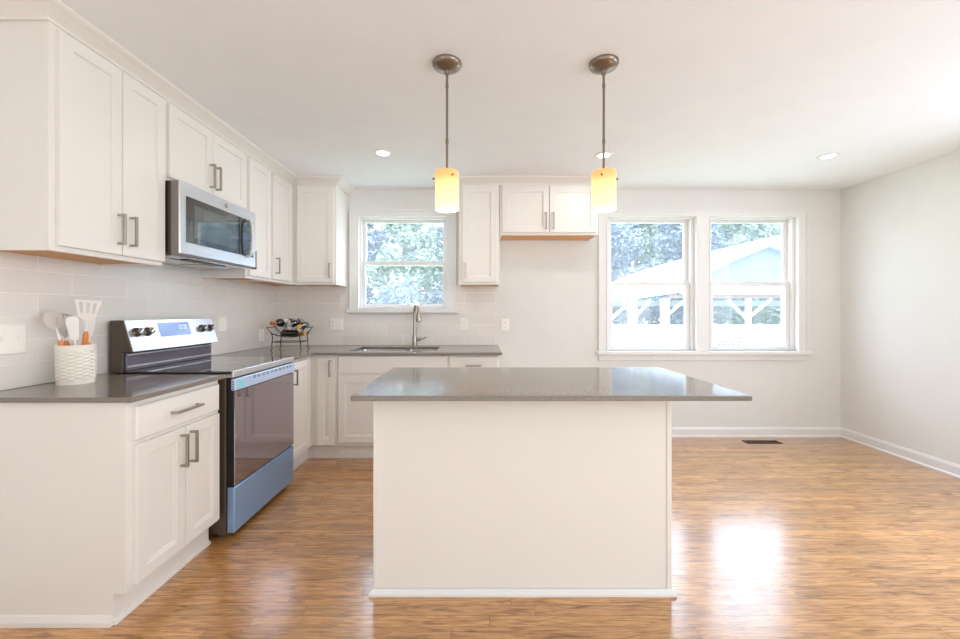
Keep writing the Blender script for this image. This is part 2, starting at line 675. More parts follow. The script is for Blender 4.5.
# ---------------------------------------------------------------- setting: shell
struct(obj('floor', box(BM(), XL - .1, XR + .1, YF - .1, YB + .1, -.08, 0), M['floor']), 'oak strip floor running across the room')
struct(obj('ceiling', box(BM(), XL - WT, XR + WT, YF - WT, YB + WT, ZC, ZC + .16), M['ceiling']), 'smooth white ceiling')
struct(obj('wall_left', box(BM(), XL - WT, XL, YF, YB + WT, 0, ZC), M['wall']))
W4 = (.80, 2.40, .75, 2.05)      # added out-of-view window in the right wall, lets fill light in
bm = box(BM(), XR, XR + WT, YF, W4[0], 0, ZC)
box(bm, XR, XR + WT, W4[1], YB + WT, 0, ZC)
box(bm, XR, XR + WT, W4[0], W4[1], 0, W4[2])
box(bm, XR, XR + WT, W4[0], W4[1], W4[3], ZC)
struct(obj('wall_right', bm, M['wall']))
struct(obj('wall_front', box(BM(), XL - WT, XR + WT, YF - WT, YF, 0, ZC), M['wall']))
# back wall with three openings
W1 = (-1.195, -.325, 1.262, 2.168)
W2 = (1.254, 2.130, .845, 2.168)
W3 = (2.266, 3.130, .845, 2.168)
bm = BM()
xs = sorted({XL, XR, W1[0], W1[1], W2[0], W2[1], W3[0], W3[1]})
zs = sorted({0, ZC, W1[2], W2[2], W1[3]})
for i in range(len(xs) - 1):
    for j in range(len(zs) - 1):
        cx, cz = (xs[i] + xs[i + 1]) / 2, (zs[j] + zs[j + 1]) / 2
        if any(a < cx < b and c < cz < d for a, b, c, d in (W1, W2, W3)):
            continue
        box(bm, xs[i], xs[i + 1], YB, YB + WT, zs[j], zs[j + 1])
bmesh.ops.remove_doubles(bm, verts=bm.verts, dist=1e-5)
bm.faces.ensure_lookup_table()
seen = {}
for f in list(bm.faces):
    seen.setdefault(tuple(sorted(v.index for v in f.verts)), []).append(f)
bm.verts.index_update()
seen = {}
for f in list(bm.faces):
    seen.setdefault(tuple(sorted(v.index for v in f.verts)), []).append(f)
for fs in seen.values():
    if len(fs) > 1:
        bmesh.ops.delete(bm, geom=fs, context='FACES_ONLY')
struct(obj('wall_back', bm, M['wall']), 'back wall with the sink window and the pair of windows')

# baseboards with shoe
bp = [(0, 0), (.024, 0), (.024, .010), (.014, .020), (.014, .074), (.010, .084), (.006, .094), (0, .094)]
struct(obj('baseboard_back', sweep(BM(), [(.165, YB), (XR, YB)], bp), M['trim']))
struct(obj('baseboard_right', sweep(BM(), [(XR, YB), (XR, YF)], bp), M['trim']))

# backsplash tiles
bm = BM()
box(bm, XL, XL + .008, 1.575, YB, .902, 1.50)
struct(obj('backsplash', bm, M['tile_left']), 'pale tile backsplash on the left wall')
bm = BM()
box(bm, XL + .008, -1.284, YB - .008, YB, .902, 1.50)
box(bm, -1.284, -.232, YB - .008, YB, .902, 1.20)
box(bm, -.232, .176, YB - .008, YB, .902, 1.50)
struct(obj('backsplash', bm, M['tile_back']), 'pale tile backsplash around the sink window')

# crown moulding over the wall cabinets
cp = [(0, 2.382), (.010, 2.382), (.012, 2.390), (.022, 2.398), (.050, 2.415), (.072, 2.424), (.080, 2.430), (.080, ZC - .001), (0, ZC - .001)]
XU = XL + .326      # face of the wall cabinets' frames on the left
YU = YB - .326      # and on the back wall
struct(obj('trim_1', sweep(BM(), [(XL + .001, 1.578), (XU, 1.578), (XU, YU), (-1.300, YU), (-1.300, YB)], cp), M['cabinet']), 'crown moulding along the left wall cabinets')
struct(obj('trim_2', sweep(BM(), [(-.193, YB), (-.193, YU), (1.075, YU), (1.075, YB)], cp), M['cabinet']), 'crown moulding above the fridge gap cabinets')


# ---------------------------------------------------------------- windows
def sash(parent, name, x0, x1, y0, y1, z0, z1, st, top, bot):
    bm = BM()
    box(bm, x0, x0 + st, y0, y1, z0, z1)
    box(bm, x1 - st, x1, y0, y1, z0, z1)
    box(bm, x0 + st, x1 - st, y0, y1, z0, z0 + bot)
    box(bm, x0 + st, x1 - st, y0, y1, z1 - top, z1)
    s = obj(name, bm, M['trim'], parent, bevel=.002)
    bm = BM()
    ym = (y0 + y1) / 2
    box(bm, x0 + st - .004, x1 - st + .004, ym - .003, ym + .003, z0 + bot - .004, z1 - top + .004)
    obj('pane', bm, M['glass'], s)
    return s


def hung(parent, W, zm, st, liner):
    x0, x1, z0, z1 = W
    bm = BM()   # jamb liner
    for a, b in ((x0, x0 + liner), (x1 - liner, x1)):
        box(bm, a, b, YB + .03, YB + WT, z0, z1)
    box(bm, x0 + liner, x1 - liner, YB + .03, YB + WT, z1 - .012, z1)
    box(bm, x0 + liner, x1 - liner, YB + .03, YB + WT, z0, z0 + .010)
    obj('window_frame', bm, M['trim'], parent)
    a, b = x0 + liner, x1 - liner
    sash(parent, 'upper_sash', a, b, YB + .090, YB + .118, zm - .020, z1 - .012, st, .028, .036)
    lo = sash(parent, 'lower_sash', a, b, YB + .055, YB + .083, z0 + .010, zm + .022, st, .038, .036)
    bm = BM()
    cx = (a + b) / 2
    box(bm, cx - .03, cx + .03, YB + .05, YB + .075, zm + .022, zm + .030)
    obj('sash_lock', bm, M['trim'], lo, bevel=.002)


def casing(parent, x0, x1, z0, z1, o, inner):
    """flat casing with raised back band and inner bead; inner = list of openings"""
    bm = BM()
    box(bm, x0, inner[0][0], YB - .018, YB, z0, z1)
    box(bm, inner[-1][1], x1, YB - .018, YB, z0, z1)
    for p, q in zip(inner, inner[1:]):
        box(bm, p[1], q[0], YB - .018, YB, z0, inner[0][3])
    box(bm, inner[0][0], inner[-1][1], YB - .018, YB, inner[0][3], z1)
    box(bm, x0, x0 + .014, YB - .027, YB - .018, z0, z1)
    box(bm, x1 - .014, x1, YB - .027, YB - .018, z0, z1)
    box(bm, x0 + .014, x1 - .014, YB - .027, YB - .018, z1 - .014, z1)
    for W in inner:
        a, b, c, d = W
        box(bm, a - .010, a, YB - .024, YB - .018, z0, d)
        box(bm, b, b + .010, YB - .024, YB - .018, z0, d)
        box(bm, a - .010, b + .010, YB - .024, YB - .018, d, d + .010)
    obj('window_casing', bm, M['trim'], parent, bevel=.002)


win = thing('window_1', 'white double-hung window above the sink', None, (-.76, YB, 1.262), kind='structure')
casing(win, -1.284, -.232, 1.262, 2.232, None, [W1])
hung(win, W1, 1.716, .034, .014)
bm = box(BM(), -1.305, -.208, YB - .055, YB + .055, 1.222, 1.262)
obj('window_sill', bm, M['trim'], win, bevel=.004, segs=2)

win = thing('window_2', 'pair of white double-hung windows in one casing', None, (2.19, YB, .845), kind='structure')
casing(win, 1.165, 3.222, .845, 2.232, None, [W2, W3])
hung(win, W2, 1.511, .040, .030)
hung(win, W3, 1.511, .040, .030)
bm = box(BM(), 1.145, 3.245, YB - .055, YB + .055, .812, .845)
obj('window_sill', bm, M['trim'], win, bevel=.004, segs=2)
bm = box(BM(), 1.170, 3.217, YB - .016, YB, .752, .812)
obj('window_apron', bm, M['trim'], win, bevel=.003)


win = thing('fill_window', 'added white window in the right wall, out of view, for fill light', None, (XR, 1.60, .75), kind='structure')
bm = BM()
for a_, b_ in ((W4[0], W4[0] + .05), (W4[1] - .05, W4[1]), (1.575, 1.625)):
    box(bm, XR + .04, XR + .12, a_, b_, W4[2], W4[3])
for a_, b_ in ((W4[2], W4[2] + .05), (W4[3] - .05, W4[3])):
    box(bm, XR + .04, XR + .12, W4[0] + .05, 1.575, a_, b_)
    box(bm, XR + .04, XR + .12, 1.625, W4[1] - .05, a_, b_)
obj('window_frame', bm, M['trim'], win)
for a_, b_ in ((W4[0] + .045, 1.58), (1.62, W4[1] - .045)):
    obj('pane', box(BM(), XR + .076, XR + .082, a_, b_, W4[2] + .045, W4[3] - .045), M['glass'], win)
bm = BM()
box(bm, XR - .018, XR, W4[0] - .085, W4[0], W4[2] - .02, W4[3] + .085)
box(bm, XR - .018, XR, W4[1], W4[1] + .085, W4[2] - .02, W4[3] + .085)
box(bm, XR - .018, XR, W4[0], W4[1], W4[3], W4[3] + .085)
obj('window_casing', bm, M['trim'], win)

# ---------------------------------------------------------------- wall cabinets
UB, UT = 1.478, 2.386
UD = .326


def upper(F, label, u0, u1, z0, doors, handles, end_lo=False, wood=True):
    """doors: [(u0,u1)], handles: [(door index, u, z0, z1)]"""
    c = F.P((u0 + u1) / 2, 0, z0)
    t = thing('wall_cabinet', label, 'cabinet', c, 'white wall cabinets')
    bm = BM()
    F.box(bm, u0, u0 + .016, 0.001, UD - .019, z0, UT)
    F.box(bm, u1 - .016, u1, 0.001, UD - .019, z0, UT)
    F.box(bm, u0 + .016, u1 - .016, 0.001, UD - .019, UT - .016, UT)
    F.box(bm, u0 + .016, u1 - .016, 0.001, .012, z0 + .02, UT - .016)
    F.box(bm, u0, u1, UD - .019, UD, z0, UT)
    obj('body', bm, M['cabinet'], t, bevel=.0012)
    bm = BM()
    F.box(bm, u0 + .016, u1 - .016, 0.012, UD - .019, z0 + .010, z0 + .022)
    obj('bottom_panel', bm, M['raw_wood'], t)
    ds = [door(F, t, 'door', a, b, z0 + .022, UT - .020, UD + .0005) for a, b in doors]
    for i, u, a, b in handles:
        pull(F, ds[i], u, a, b, UD + T)
    return t


upper(FL, 'tall white two-door wall cabinet nearest the camera on the left wall', 1.580, 2.146, UB, [(1.606, 1.884), (1.888, 2.141)],
      [(0, 1.862, 1.545, 1.690), (1, 1.925, 1.545, 1.690)])
upper(FL, 'short white two-door wall cabinet directly above the microwave', 2.150, 2.900, 1.945, [(2.172, 2.520), (2.524, 2.878)],
      [(0, 2.495, 2.005, 2.155), (1, 2.552, 2.005, 2.155)])
upper(FL, 'narrow white wall cabinet just beyond the microwave', 2.904, 3.240, UB, [(2.924, 3.222)],
      [(0, 2.950, 1.545, 1.680)])
upper(FL, 'white single-door left wall cabinet tucked into the room corner', 3.244, 3.950, UB, [(3.262, 3.590)],
      [(0, 3.300, 1.545, 1.680)])
upper(FB, 'white single-door wall cabinet between the room corner and the sink window', -1.713, -1.303, UB, [(-1.652, -1.322)],
      [(0, -1.348, 1.535, 1.670)])
upper(FB, 'tall narrow white wall cabinet just right of the sink window', -.190, .176, UB, [(-.158, .150)],
      [(0, -.132, 1.535, 1.670)])
upper(FB, 'short wide white two-door wall cabinet high over the empty fridge space', .180, 1.072, 1.927, [(.202, .622), (.628, 1.050)],
      [(0, .592, 1.975, 2.125), (1, .660, 1.975, 2.125)])

# ---------------------------------------------------------------- base cabinets
CT = .900       # worktop height
BT = .878       # cabinet top
BF = .635       # frame face, measured from the wall
TK = .585       # toe kick face


def lower(F, label, u0, u1, fronts, back=0.001, hollow=False):
    """fronts: [(kind, u0, u1, z0, z1, handle)]"""
    t = thing('base_cabinet', label, 'cabinet', F.P((u0 + u1) / 2, 0, 0), 'white base cabinets')
    bm = BM()
    prof = [(back, 0.0), (TK, 0.0), (TK, .122), (BF, .122), (BF, BT), (back, BT)]
    if hollow:
        for a, b in ((u0, u0 + .016), (u1 - .016, u1)):
            prism(bm, [(YB - p, q) for p, q in prof], a, b, 'x')
        F.box(bm, u0 + .016, u1 - .016, BF - .02, BF, .122, BT)
        F.box(bm, u0 + .016, u1 - .016, back, BF - .02, .122, .138)
        F.box(bm, u0 + .016, u1 - .016, TK - .016, TK, 0, .122)
    elif F.kind == 'left':
        prism(bm, [(XL + a, b) for a, b in prof], u0, u1, 'y')
    else:
        prism(bm, [(YB - a, b) for a, b in prof], u0, u1, 'x')
    obj('body', bm, M['cabinet'], t, bevel=.0012)
    for kind, a, b, c, d, h in fronts:
        nm = 'drawer' if kind == 'drawer' else ('false_front' if kind == 'false' else 'door')
        st = 'raised' if kind == 'door' else 'slab'
        o = door(F, t, nm, a, b, c, d, BF + .0005, st, rail=.050)
        if h:
            if len(h) == 3 and h[0] == 'h':
                pull(F, o, 0, (c + d) / 2, 0, BF + T, horiz=(h[1], h[2]))
            else:
                pull(F, o, h[0], h[1], h[2], BF + T)
    return t


near = lower(FL, 'white base cabinet with a drawer over two doors, nearest the camera', 1.575, 2.130,
             [('drawer', 1.604, 2.112, .716, .853, ('h', 1.775, 1.945)),
              ('door', 1.604, 1.866, .140, .698, (1.838, .520, .672)),
              ('door', 1.871, 2.112, .140, .698, (1.899, .520, .672))])
lp = [(0, 0), (.014, 0), (.014, .018), (.006, .036), (0, .040)]
bm = sweep(BM(), [(XL + .001, 1.575), (XL + TK, 1.575)], lp)
obj('end_molding', bm, M['cabinet'], near)
bm = sweep(BM(), [(XL + TK, 1.575), (XL + TK, 2.130)], [(0, 0), (.012, 0), (.010, .012), (0, .018)])
obj('toe_molding', bm, M['cabinet'], near)

nb = lower(FL, 'narrow white base cabinet between the range and the corner', 2.880, YB - .001,
      [('door', 2.900, 3.225, .140, .856, (2.945, .690, .805))])
obj('toe_return', box(BM(), XL + TK - .004, XL + BF - .001, YB - TK, YB - TK + .02, 0, .121), M['cabinet'], nb)
cb = lower(FB, 'slim white corner base cabinet with one full-height door', XL + BF + .001, -1.183,
           [('door', -1.343, -1.195, .132, .856, (-1.232, .700, .835))])
lower(FB, 'white sink base cabinet with a false front over two doors', -1.182, -.266,
      [('false', -1.168, -.276, .722, .868, None),
       ('door', -1.168, -.726, .155, .700, (-.760, .540, .680)),
       ('door', -.720, -.276, .155, .700, (-.688, .540, .680))], hollow=True)
lower(FB, 'white drawer base cabinet at the end of the sink run', -.265, .162,
      [('drawer', -.255, .150, .722, .862, ('h', -.115, .010)),
       ('drawer', -.255, .150, .440, .708, ('h', -.115, .010)),
       ('drawer', -.255, .150, .155, .426, ('h', -.115, .010))])

# ---------------------------------------------------------------- worktops
o = obj('countertop', box(BM(), XL + .001, XL + .675, 1.555, 2.136, BT + .001, CT), M['quartz'], origin=(XL + .33, 1.84, BT), bevel=.003, segs=2)
tag(o, 'grey quartz countertop slab on the near left cabinet, under the utensil crock', 'countertop')

SX0, SX1, SY0, SY1 = -1.12, -.375, 3.40, 3.80     # sink cut-out
bm = BM()
outer = [(XL + .001, 2.874), (XL + .675, 2.874), (XL + .675, 3.262), (.180, 3.262), (.180, YB - .001), (XL + .001, YB - .001)]
cells_x = sorted({XL + .001, XL + .675, SX0, SX1, .180})
cells_y = sorted({2.874, 3.262, SY0, SY1, YB - .001})
grid = {}
def gv(x, y, z):
    k = (round(x, 5), round(y, 5), z)
    if k not in grid:
        grid[k] = bm.verts.new((x, y, z))
    return grid[k]
inside = lambda x, y: (y > 3.262 or x < XL + .675) and not (SX0 < x < SX1 and SY0 < y < SY1)
for i in range(len(cells_x) - 1):
    for j in range(len(cells_y) - 1):
        x0, x1, y0, y1 = cells_x[i], cells_x[i + 1], cells_y[j], cells_y[j + 1]
        mx_, my_ = (x0 + x1) / 2, (y0 + y1) / 2
        if not inside(mx_, my_):
            continue
        for z in (BT + .001, CT):
            bm.faces.new((gv(x0, y0, z), gv(x1, y0, z), gv(x1, y1, z), gv(x0, y1, z)))
        for (p, q, tx, ty) in (((x0, y0), (x1, y0), mx_, y0 - .001), ((x1, y0), (x1, y1), x1 + .001, my_), ((x1, y1), (x0, y1), mx_, y1 + .001), ((x0, y1), (x0, y0), x0 - .001, my_)):
            inb = XL + .001 < tx < .180 and 2.874 < ty < YB - .001 and inside(tx, ty)
            if not inb:
                bm.faces.new((gv(*p, BT + .001), gv(*q, BT + .001), gv(*q, CT), gv(*p, CT)))
o = obj('countertop', bm, M['quartz'], origin=(-.9, 3.6, BT), bevel=.002)
tag(o, 'L-shaped grey quartz countertop running through the corner under the sink window', 'countertop')

# sink: two undermount bowls
sk = thing('sink', 'stainless undermount double-bowl sink below the window', 'sink', (-.75, 3.6, .70))
def bowl(x0, x1, y0, y1, z0, z1):
    bm = BM()
    n = 6
    def ring(x0, x1, y0, y1, r, z):
        out = []
        for cx, cy, a0 in ((x1 - r, y1 - r, 0), (x0 + r, y1 - r, PI / 2), (x0 + r, y0 + r, PI), (x1 - r, y0 + r, 1.5 * PI)):
            for k in range(n + 1):
                a = a0 + PI / 2 * k / n
                out.append(bm.verts.new((cx + r * math.cos(a), cy + r * math.sin(a), z)))
        return out
    rs = [ring(x0 - .012, x1 + .012, y0 - .012, y1 + .012, .06, z1), ring(x0, x1, y0, y1, .05, z1), ring(x0 + .008, x1 - .008, y0 + .008, y1 - .008, .05, z0 + .02),
          ring(x0 + .03, x1 - .03, y0 + .03, y1 - .03, .04, z0)]
    for a, b in zip(rs, rs[1:]):
        for k in range(len(a)):
            bm.faces.new((a[k], a[(k + 1) % len(a)], b[(k + 1) % len(a)], b[k]))
    bm.faces.new(rs[-1])
    return bm
for a, b in ((SX0 + .015, -.70), (-.675, SX1 - .015)):
    o = obj('bowl', bowl(a, b, SY0 + .015, SY1 - .015, .715, BT), M['steel'], sk, smooth=True)
    obj('drain', lathe(BM(), [(0, .716), (.04, .716), (.042, .719), (.03, .720), (0, .718)], ((a + b) / 2, 3.60, 0)), M['nickel'], o, smooth=True)

# faucet: gooseneck pull-down, turned to the right
fx, fy = -.632, 3.86
fa = thing('faucet', 'brushed nickel gooseneck faucet behind the sink', 'faucet', (fx, fy, CT))
bm = lathe(BM(), [(.030, CT), (.030, CT + .008), (.022, CT + .016), (.020, CT + .10), (.017, CT + .115)], (fx, fy, 0), 20)
obj('base', bm, M['nickel'], fa, smooth=True)
dx, dy = math.cos(math.radians(-66)), math.sin(math.radians(-66))
pts = [(fx, fy, CT + .10), (fx, fy, CT + .325)]
R = .075
for k in range(1, 13):
    a = PI * k / 12 * .97
    pts.append((fx + dx * R * (1 - math.cos(a)), fy + dy * R * (1 - math.cos(a)), CT + .325 + R * math.sin(a)))
obj('spout', tube(BM(), pts, .0135, 14), M['nickel'], fa, smooth=True)
e = Vector(pts[-1])
bm = tube(BM(), [e + Vector((0, 0, .01)), e - Vector((0, 0, .01)), e - Vector((0, 0, .06)), e - Vector((0, 0, .085))], [.015, .019, .026, .027], 16)
sh = obj('spray_head', bm, M['nickel'], fa, smooth=True)
bm = tube(BM(), [e - Vector((0, 0, .085)), e - Vector((0, 0, .092))], [.021, .021], 16)
obj('nozzle', bm, M['black'], sh, smooth=True)
bm = tube(BM(), [(fx + .015, fy, CT + .065), (fx + .055, fy - .004, CT + .068)], [.017, .016], 14)
tube(bm, [(fx + .05, fy - .004, CT + .068), (fx + .080, fy - .01, CT + .072), (fx + .115, fy - .015, CT + .090)], [.009, .008, .006], 10)
obj('lever', bm, M['nickel'], fa, smooth=True)

# ---------------------------------------------------------------- island
isl = thing('kitchen_island', 'white panelled kitchen island standing in the middle of the wood floor', 'kitchen island', (.19, 2.05, 0))
IX0, IX1, IY0, IY1 = -.466, .837, 1.745, 2.375
bm = BM()
box(bm, IX0 + .004, IX1 - .022, IY0 + .004, IY1 - .05, 0, BT)
box(bm, IX0 + .004, IX1 - .022, IY1 - .05, IY1, .11, BT)
obj('body', bm, M['cabinet'], isl)
bm = box(BM(), IX1 - .022, IX1, IY0, IY1, 0, BT)
obj('end_panel', bm, M['cabinet'], isl, bevel=.002)
bm = box(BM(), IX0, IX0 + .02, IY0, IY0 + .022, 0, BT)
obj('corner_trim', bm, M['cabinet'], isl, bevel=.002)
ip = [(0, 0), (.016, 0), (.015, .010), (.008, .022), (0, .026)]
bm = sweep(BM(), [(IX0, IY1), (IX0, IY0), (IX1, IY0), (IX1, IY1)], ip)
obj('base_molding', bm, M['trim'], isl)
FI = Face('back', IY1)
class FaceBackIsland(Face):
    def P(s, u, w, z):
        return (u, IY1 + w, z)
FI = FaceBackIsland('isl', IY1)
for k in range(2):
    a = IX0 + .03 + k * .640
    dr = door(FI, isl, 'drawer', a, a + .61, .722, .862, .0005, 'slab')
    pull(FI, dr, 0, .79, 0, T, horiz=(a + .24, a + .37))
    for q in (0, 1):
        d_ = door(FI, isl, 'door', a + q * .307, a + .303 + q * .307, .140, .700, .0005, 'raised')
        pull(FI, d_, a + .27 + q * .07, .54, .68, T)
o = obj('island_countertop', box(BM(), -.516, 1.082, 1.587, 2.400, BT + .001, CT), M['quartz'], origin=(.28, 2.0, BT), bevel=.004, segs=2)
tag(o, 'glossy grey quartz slab on top of the kitchen island', 'countertop')

# ---------------------------------------------------------------- range
RY0, RY1, RX = 2.160, 2.868, -1.335
rg = thing('range', 'stainless electric range with black oven door and blue-filmed drawer', 'range', (-1.68, 2.51, 0))
bm = BM()
box(bm, XL + .03, RX - .04, RY0, RY1, .03, .895)
for x_ in (XL + .08, RX - .10):
    for y_ in (RY0 + .03, RY1 - .07):
        box(bm, x_, x_ + .035, y_, y_ + .035, 0, .03)
obj('body', bm, M['dark_side'], rg, bevel=.002)
bm = box(BM(), XL + .115, RX - .006, RY0 + .001, RY1 - .001, .896, .911)
ck = obj('cooktop', bm, M['black_glass'], rg, bevel=.003, segs=2)
def annulus(bm, cx, cy, r):
    n = 40
    for rr, w_ in ((r, .0016),):
        A = [bm.verts.new((cx + (rr - w_) * math.cos(2 * PI * k / n), cy + (rr - w_) * math.sin(2 * PI * k / n), .9114)) for k in range(n)]
        B = [bm.verts.new((cx + (rr + w_) * math.cos(2 * PI * k / n), cy + (rr + w_) * math.sin(2 * PI * k / n), .9114)) for k in range(n)]
        for k in range(n):
            bm.faces.new((A[k], A[(k + 1) % n], B[(k + 1) % n], B[k]))
for cx, cy, r in ((-1.50, 2.33, .11), (-1.50, 2.68, .09), (-1.75, 2.33, .08), (-1.75, 2.68, .10)):
    bm = BM()
    annulus(bm, cx, cy, r)
    obj('burner_ring', bm, M['steel'], ck)
bm = box(BM(), RX - .040, RX, RY0 + .001, RY1 - .001, .876, .8955)
box(bm, RX - .006, RX + .002, RY0, RY1, .878, .912)
obj('front_trim', bm, M['steel_soft'], rg, bevel=.002)
# oven door
FR = Face('left', 0.0)
bm = box(BM(), RX - .038, RX - .001, RY0 + .010, RY1 - .012, .286, .872)
od = obj('oven_door', bm, M['black'], rg, bevel=.003, segs=2)
bm = box(BM(), RX - .001, RX + .004, RY0 + .010, RY1 - .012, .290, .800)
obj('door_glass', bm, M['oven_glass'], od, bevel=.001)
bm = BM()
box(bm, RX, RX + .003, RY0 + .010, RY0 + .018, .290, .800)
obj('door_edge', bm, M['steel_soft'], od)
bm = BM()
box(bm, RX - .012, RX + .014, RY0 + .003, RY1 - .016, .806, .870)
hd = obj('handle', bm, M['pale_film'], od, bevel=.004, segs=2)
tag(hd, 'wide handle still wrapped in pale film')
def slot(*a):
    obj('vent_slot', box(BM(), *a), M['black'], od)
for k in range(5):
    y_ = RY0 + .17 + k * .10
    for q in range(2):
        slot(RX + .0135, RX + .0145, y_ + q * .045, y_ + q * .045 + .028, .848, .853)
        slot(RX + .0135, RX + .0145, y_ + q * .045, y_ + q * .045 + .028, .858, .862)
for k in range(4):
    slot(RX - .004, RX + .004, RY0 + .0022, RY0 + .0032, .812 + k * .013, .818 + k * .013)
bm = box(BM(), RX + .0135, RX + .0148, RY0 + .028, RY0 + .065, .816, .860)
obj('sticker', bm, M['teal'], od)
bm = box(BM(), RX - .036, RX + .004, RY0 + .006, RY1 - .012, .034, .280)
dw = obj('storage_drawer', bm, M['blue_film'], rg, bevel=.006, segs=3)
tag(dw, 'storage drawer front covered in blue film')
# backguard with slanted console
bm = prism(BM(), [(XL + .03, .90), (XL + .095, .90), (XL + .100, 1.015), (-1.879, 1.015), (-1.930, 1.186), (XL + .03, 1.186)], RY0, RY1, 'y')
bgd = obj('backguard', bm, M['dark_side'], rg, bevel=.003)
bm = BM()
nx, nz = .171, .051
ln = math.hypot(nx, nz)
nx, nz = nx / ln, nz / ln
def slant(s, off):
    """point on the slanted console face: s = 0 bottom .. 1 top"""
    return (-1.879 - .051 * s + nx * off, 1.015 + .171 * s + nz * off)
def slab(bm, y0, y1, s0, s1, o0, o1):
    prism(bm, [slant(s0, o0), slant(s0, o1), slant(s1, o1), slant(s1, o0)], y0, y1, 'y')
slab(bm, RY0 + .004, RY1 - .004, 0, 1.0, .0, .006)
cons = obj('control_console', bm, M['steel_soft'], rg, bevel=.002)
bm = BM()
slab(bm, RY0 + .215, RY0 + .465, .40, .88, .0062, .0075)
dsp = obj('display', bm, M['display'], rg)
bm = BM()
for k in range(4):
    y_ = RY0 + .375 + k * .017 + (.006 if k > 1 else 0)
    slab(bm, y_, y_ + .002, .62, .78, .0076, .0080)
    slab(bm, y_ + .008, y_ + .010, .62, .78, .0076, .0080)
    slab(bm, y_, y_ + .010, .77, .785, .0076, .0080)
    slab(bm, y_, y_ + .010, .615, .63, .0076, .0080)
obj('clock_digits', bm, M['digits'], dsp)
for y_ in (RY0 + .055, RY0 + .130, RY0 + .575, RY0 + .650):
    c = slant(.60, .006)
    mtx = Matrix.Translation((c[0], y_, c[1])) @ Vector((nx, 0, nz)).to_track_quat('Z', 'Y').to_matrix().to_4x4()
    bm = lathe(BM(), [(.026, 0), (.026, .006), (.021, .010), (.019, .030), (0, .030)], n=20, mtx=mtx)
    kn = obj('knob', bm, M['knob'], rg, smooth=True)
    bm = BM()
    box(bm, -.019, .019, -.005, .005, .028, .036)
    bmesh.ops.transform(bm, matrix=mtx @ Matrix.Rotation(.6, 4, 'Z'), verts=bm.verts)
    obj('knob_grip', bm, M['steel'], kn, bevel=.002)
bm = BM()
box(bm, XL + .096, XL + .112, RY0 + .012, RY1 - .012, .912, 1.010)
obj('splash_panel', bm, M['splash'], rg, bevel=.002)
bm = box(BM(), XL + .112, XL + .118, RY0 + .012, RY1 - .012, .930, .937)
box(bm, XL + .112, XL + .118, RY0 + .012, RY1 - .012, .995, 1.001)
obj('splash_trim', bm, M['steel_soft'], rg)

# ---------------------------------------------------------------- microwave
MY0, MY1, MZ0, MZ1, MX = 2.153, 2.880, 1.545, 1.943, -1.615
mw = thing('microwave', 'stainless over-the-range microwave hanging under the short cabinet', 'microwave', (-1.8, 2.52, MZ0))
bm = box(BM(), XL + .010, MX - .052, MY0 + .004, MY1 - .004, MZ0, MZ1)
obj('body', bm, M['dark_side'], mw, bevel=.002)
bm = box(BM(), MX - .050, MX - .010, MY0 + .003, MY1 - .003, MZ0, MZ1)
obj('front_frame', bm, M['grey_side'], mw)
FM = Face('left', 0)
bm = BM()
FM.nested(bm, MY0, MY1, MZ0 + .005, MZ1, MX - .009, [(0, MX - .003), (.003, MX)])
fr = obj('front_panel', bm, M['steel_soft'], mw)
bm = box(BM(), MX, MX + .003, MY0 + .045, MY1 - .035, MZ0 + .072, MZ1 - .072)
wn = obj('door_window', bm, M['black_glass'], mw, bevel=.001)
bm = box(BM(), MX + .003, MX + .0034, MY0 + .10, MY1 - .235, MZ0 + .105, MZ1 - .110)
M['mesh_glass'] = mat('microwave_inner_window', srgb(74, 84, 84), 0.05, spec=1.0, coat=1.0)
obj('inner_window', bm, M['mesh_glass'], wn)
bm = box(BM(), MX + .003, MX + .005, MY1 - .205, MY1 - .195, MZ0 + .075, MZ1 - .075)
obj('door_seam', bm, M['black'], wn)
bm = BM()
yh = MY1 - .115
pp = [(MX + .002, yh, MZ0 + .070), (MX + .030, yh, MZ0 + .078), (MX + .040, yh, MZ0 + .12), (MX + .043, yh, (MZ0 + MZ1) / 2), (MX + .040, yh, MZ1 - .12), (MX + .030, yh, MZ1 - .078), (MX + .002, yh, MZ1 - .070)]
tube(bm, pp, .010, 10)
obj('handle', bm, M['silver_grip'], fr, smooth=True)
bm = BM()
for a in range(4):
    for b in range(3):
        box(bm, MX + .003, MX + .0045, MY1 - .085 + b * .016, MY1 - .075 + b * .016, MZ0 + .10 + a * .03, MZ0 + .115 + a * .03)
obj('keypad', bm, M['blue_film'], fr)
mtx = Matrix.Translation((MX, 2.545, MZ1 - .036)) @ Matrix.Rotation(PI / 2, 4, 'Y')
bm = lathe(BM(), [(.016, 0), (.016, .0012), (0, .0012)], n=20, mtx=mtx)
obj('emblem', bm, M['nickel'], fr)
bm = BM()
box(bm, XL + .02, MX - .05, MY0 + .01, MY1 - .01, MZ0 - .008, MZ0)
for k in range(2):
    y_ = MY0 + .08 + k * .33
    box(bm, XL + .10, MX - .14, y_, y_ + .24, MZ0 - .012, MZ0 - .008)
obj('underside', bm, M['steel'], mw)
bm = box(BM(), MX - .12, MX - .07, MY0 + .16, MY0 + .50, MZ0 - .013, MZ0 - .008)
obj('vent_slot', bm, M['black'], mw)
bm = box(BM(), MX - .145, MX - .070, MY0 + .002, MY0 + .0045, MZ0 + .012, MZ1 - .006)
obj('side_vent', bm, M['black'], mw)


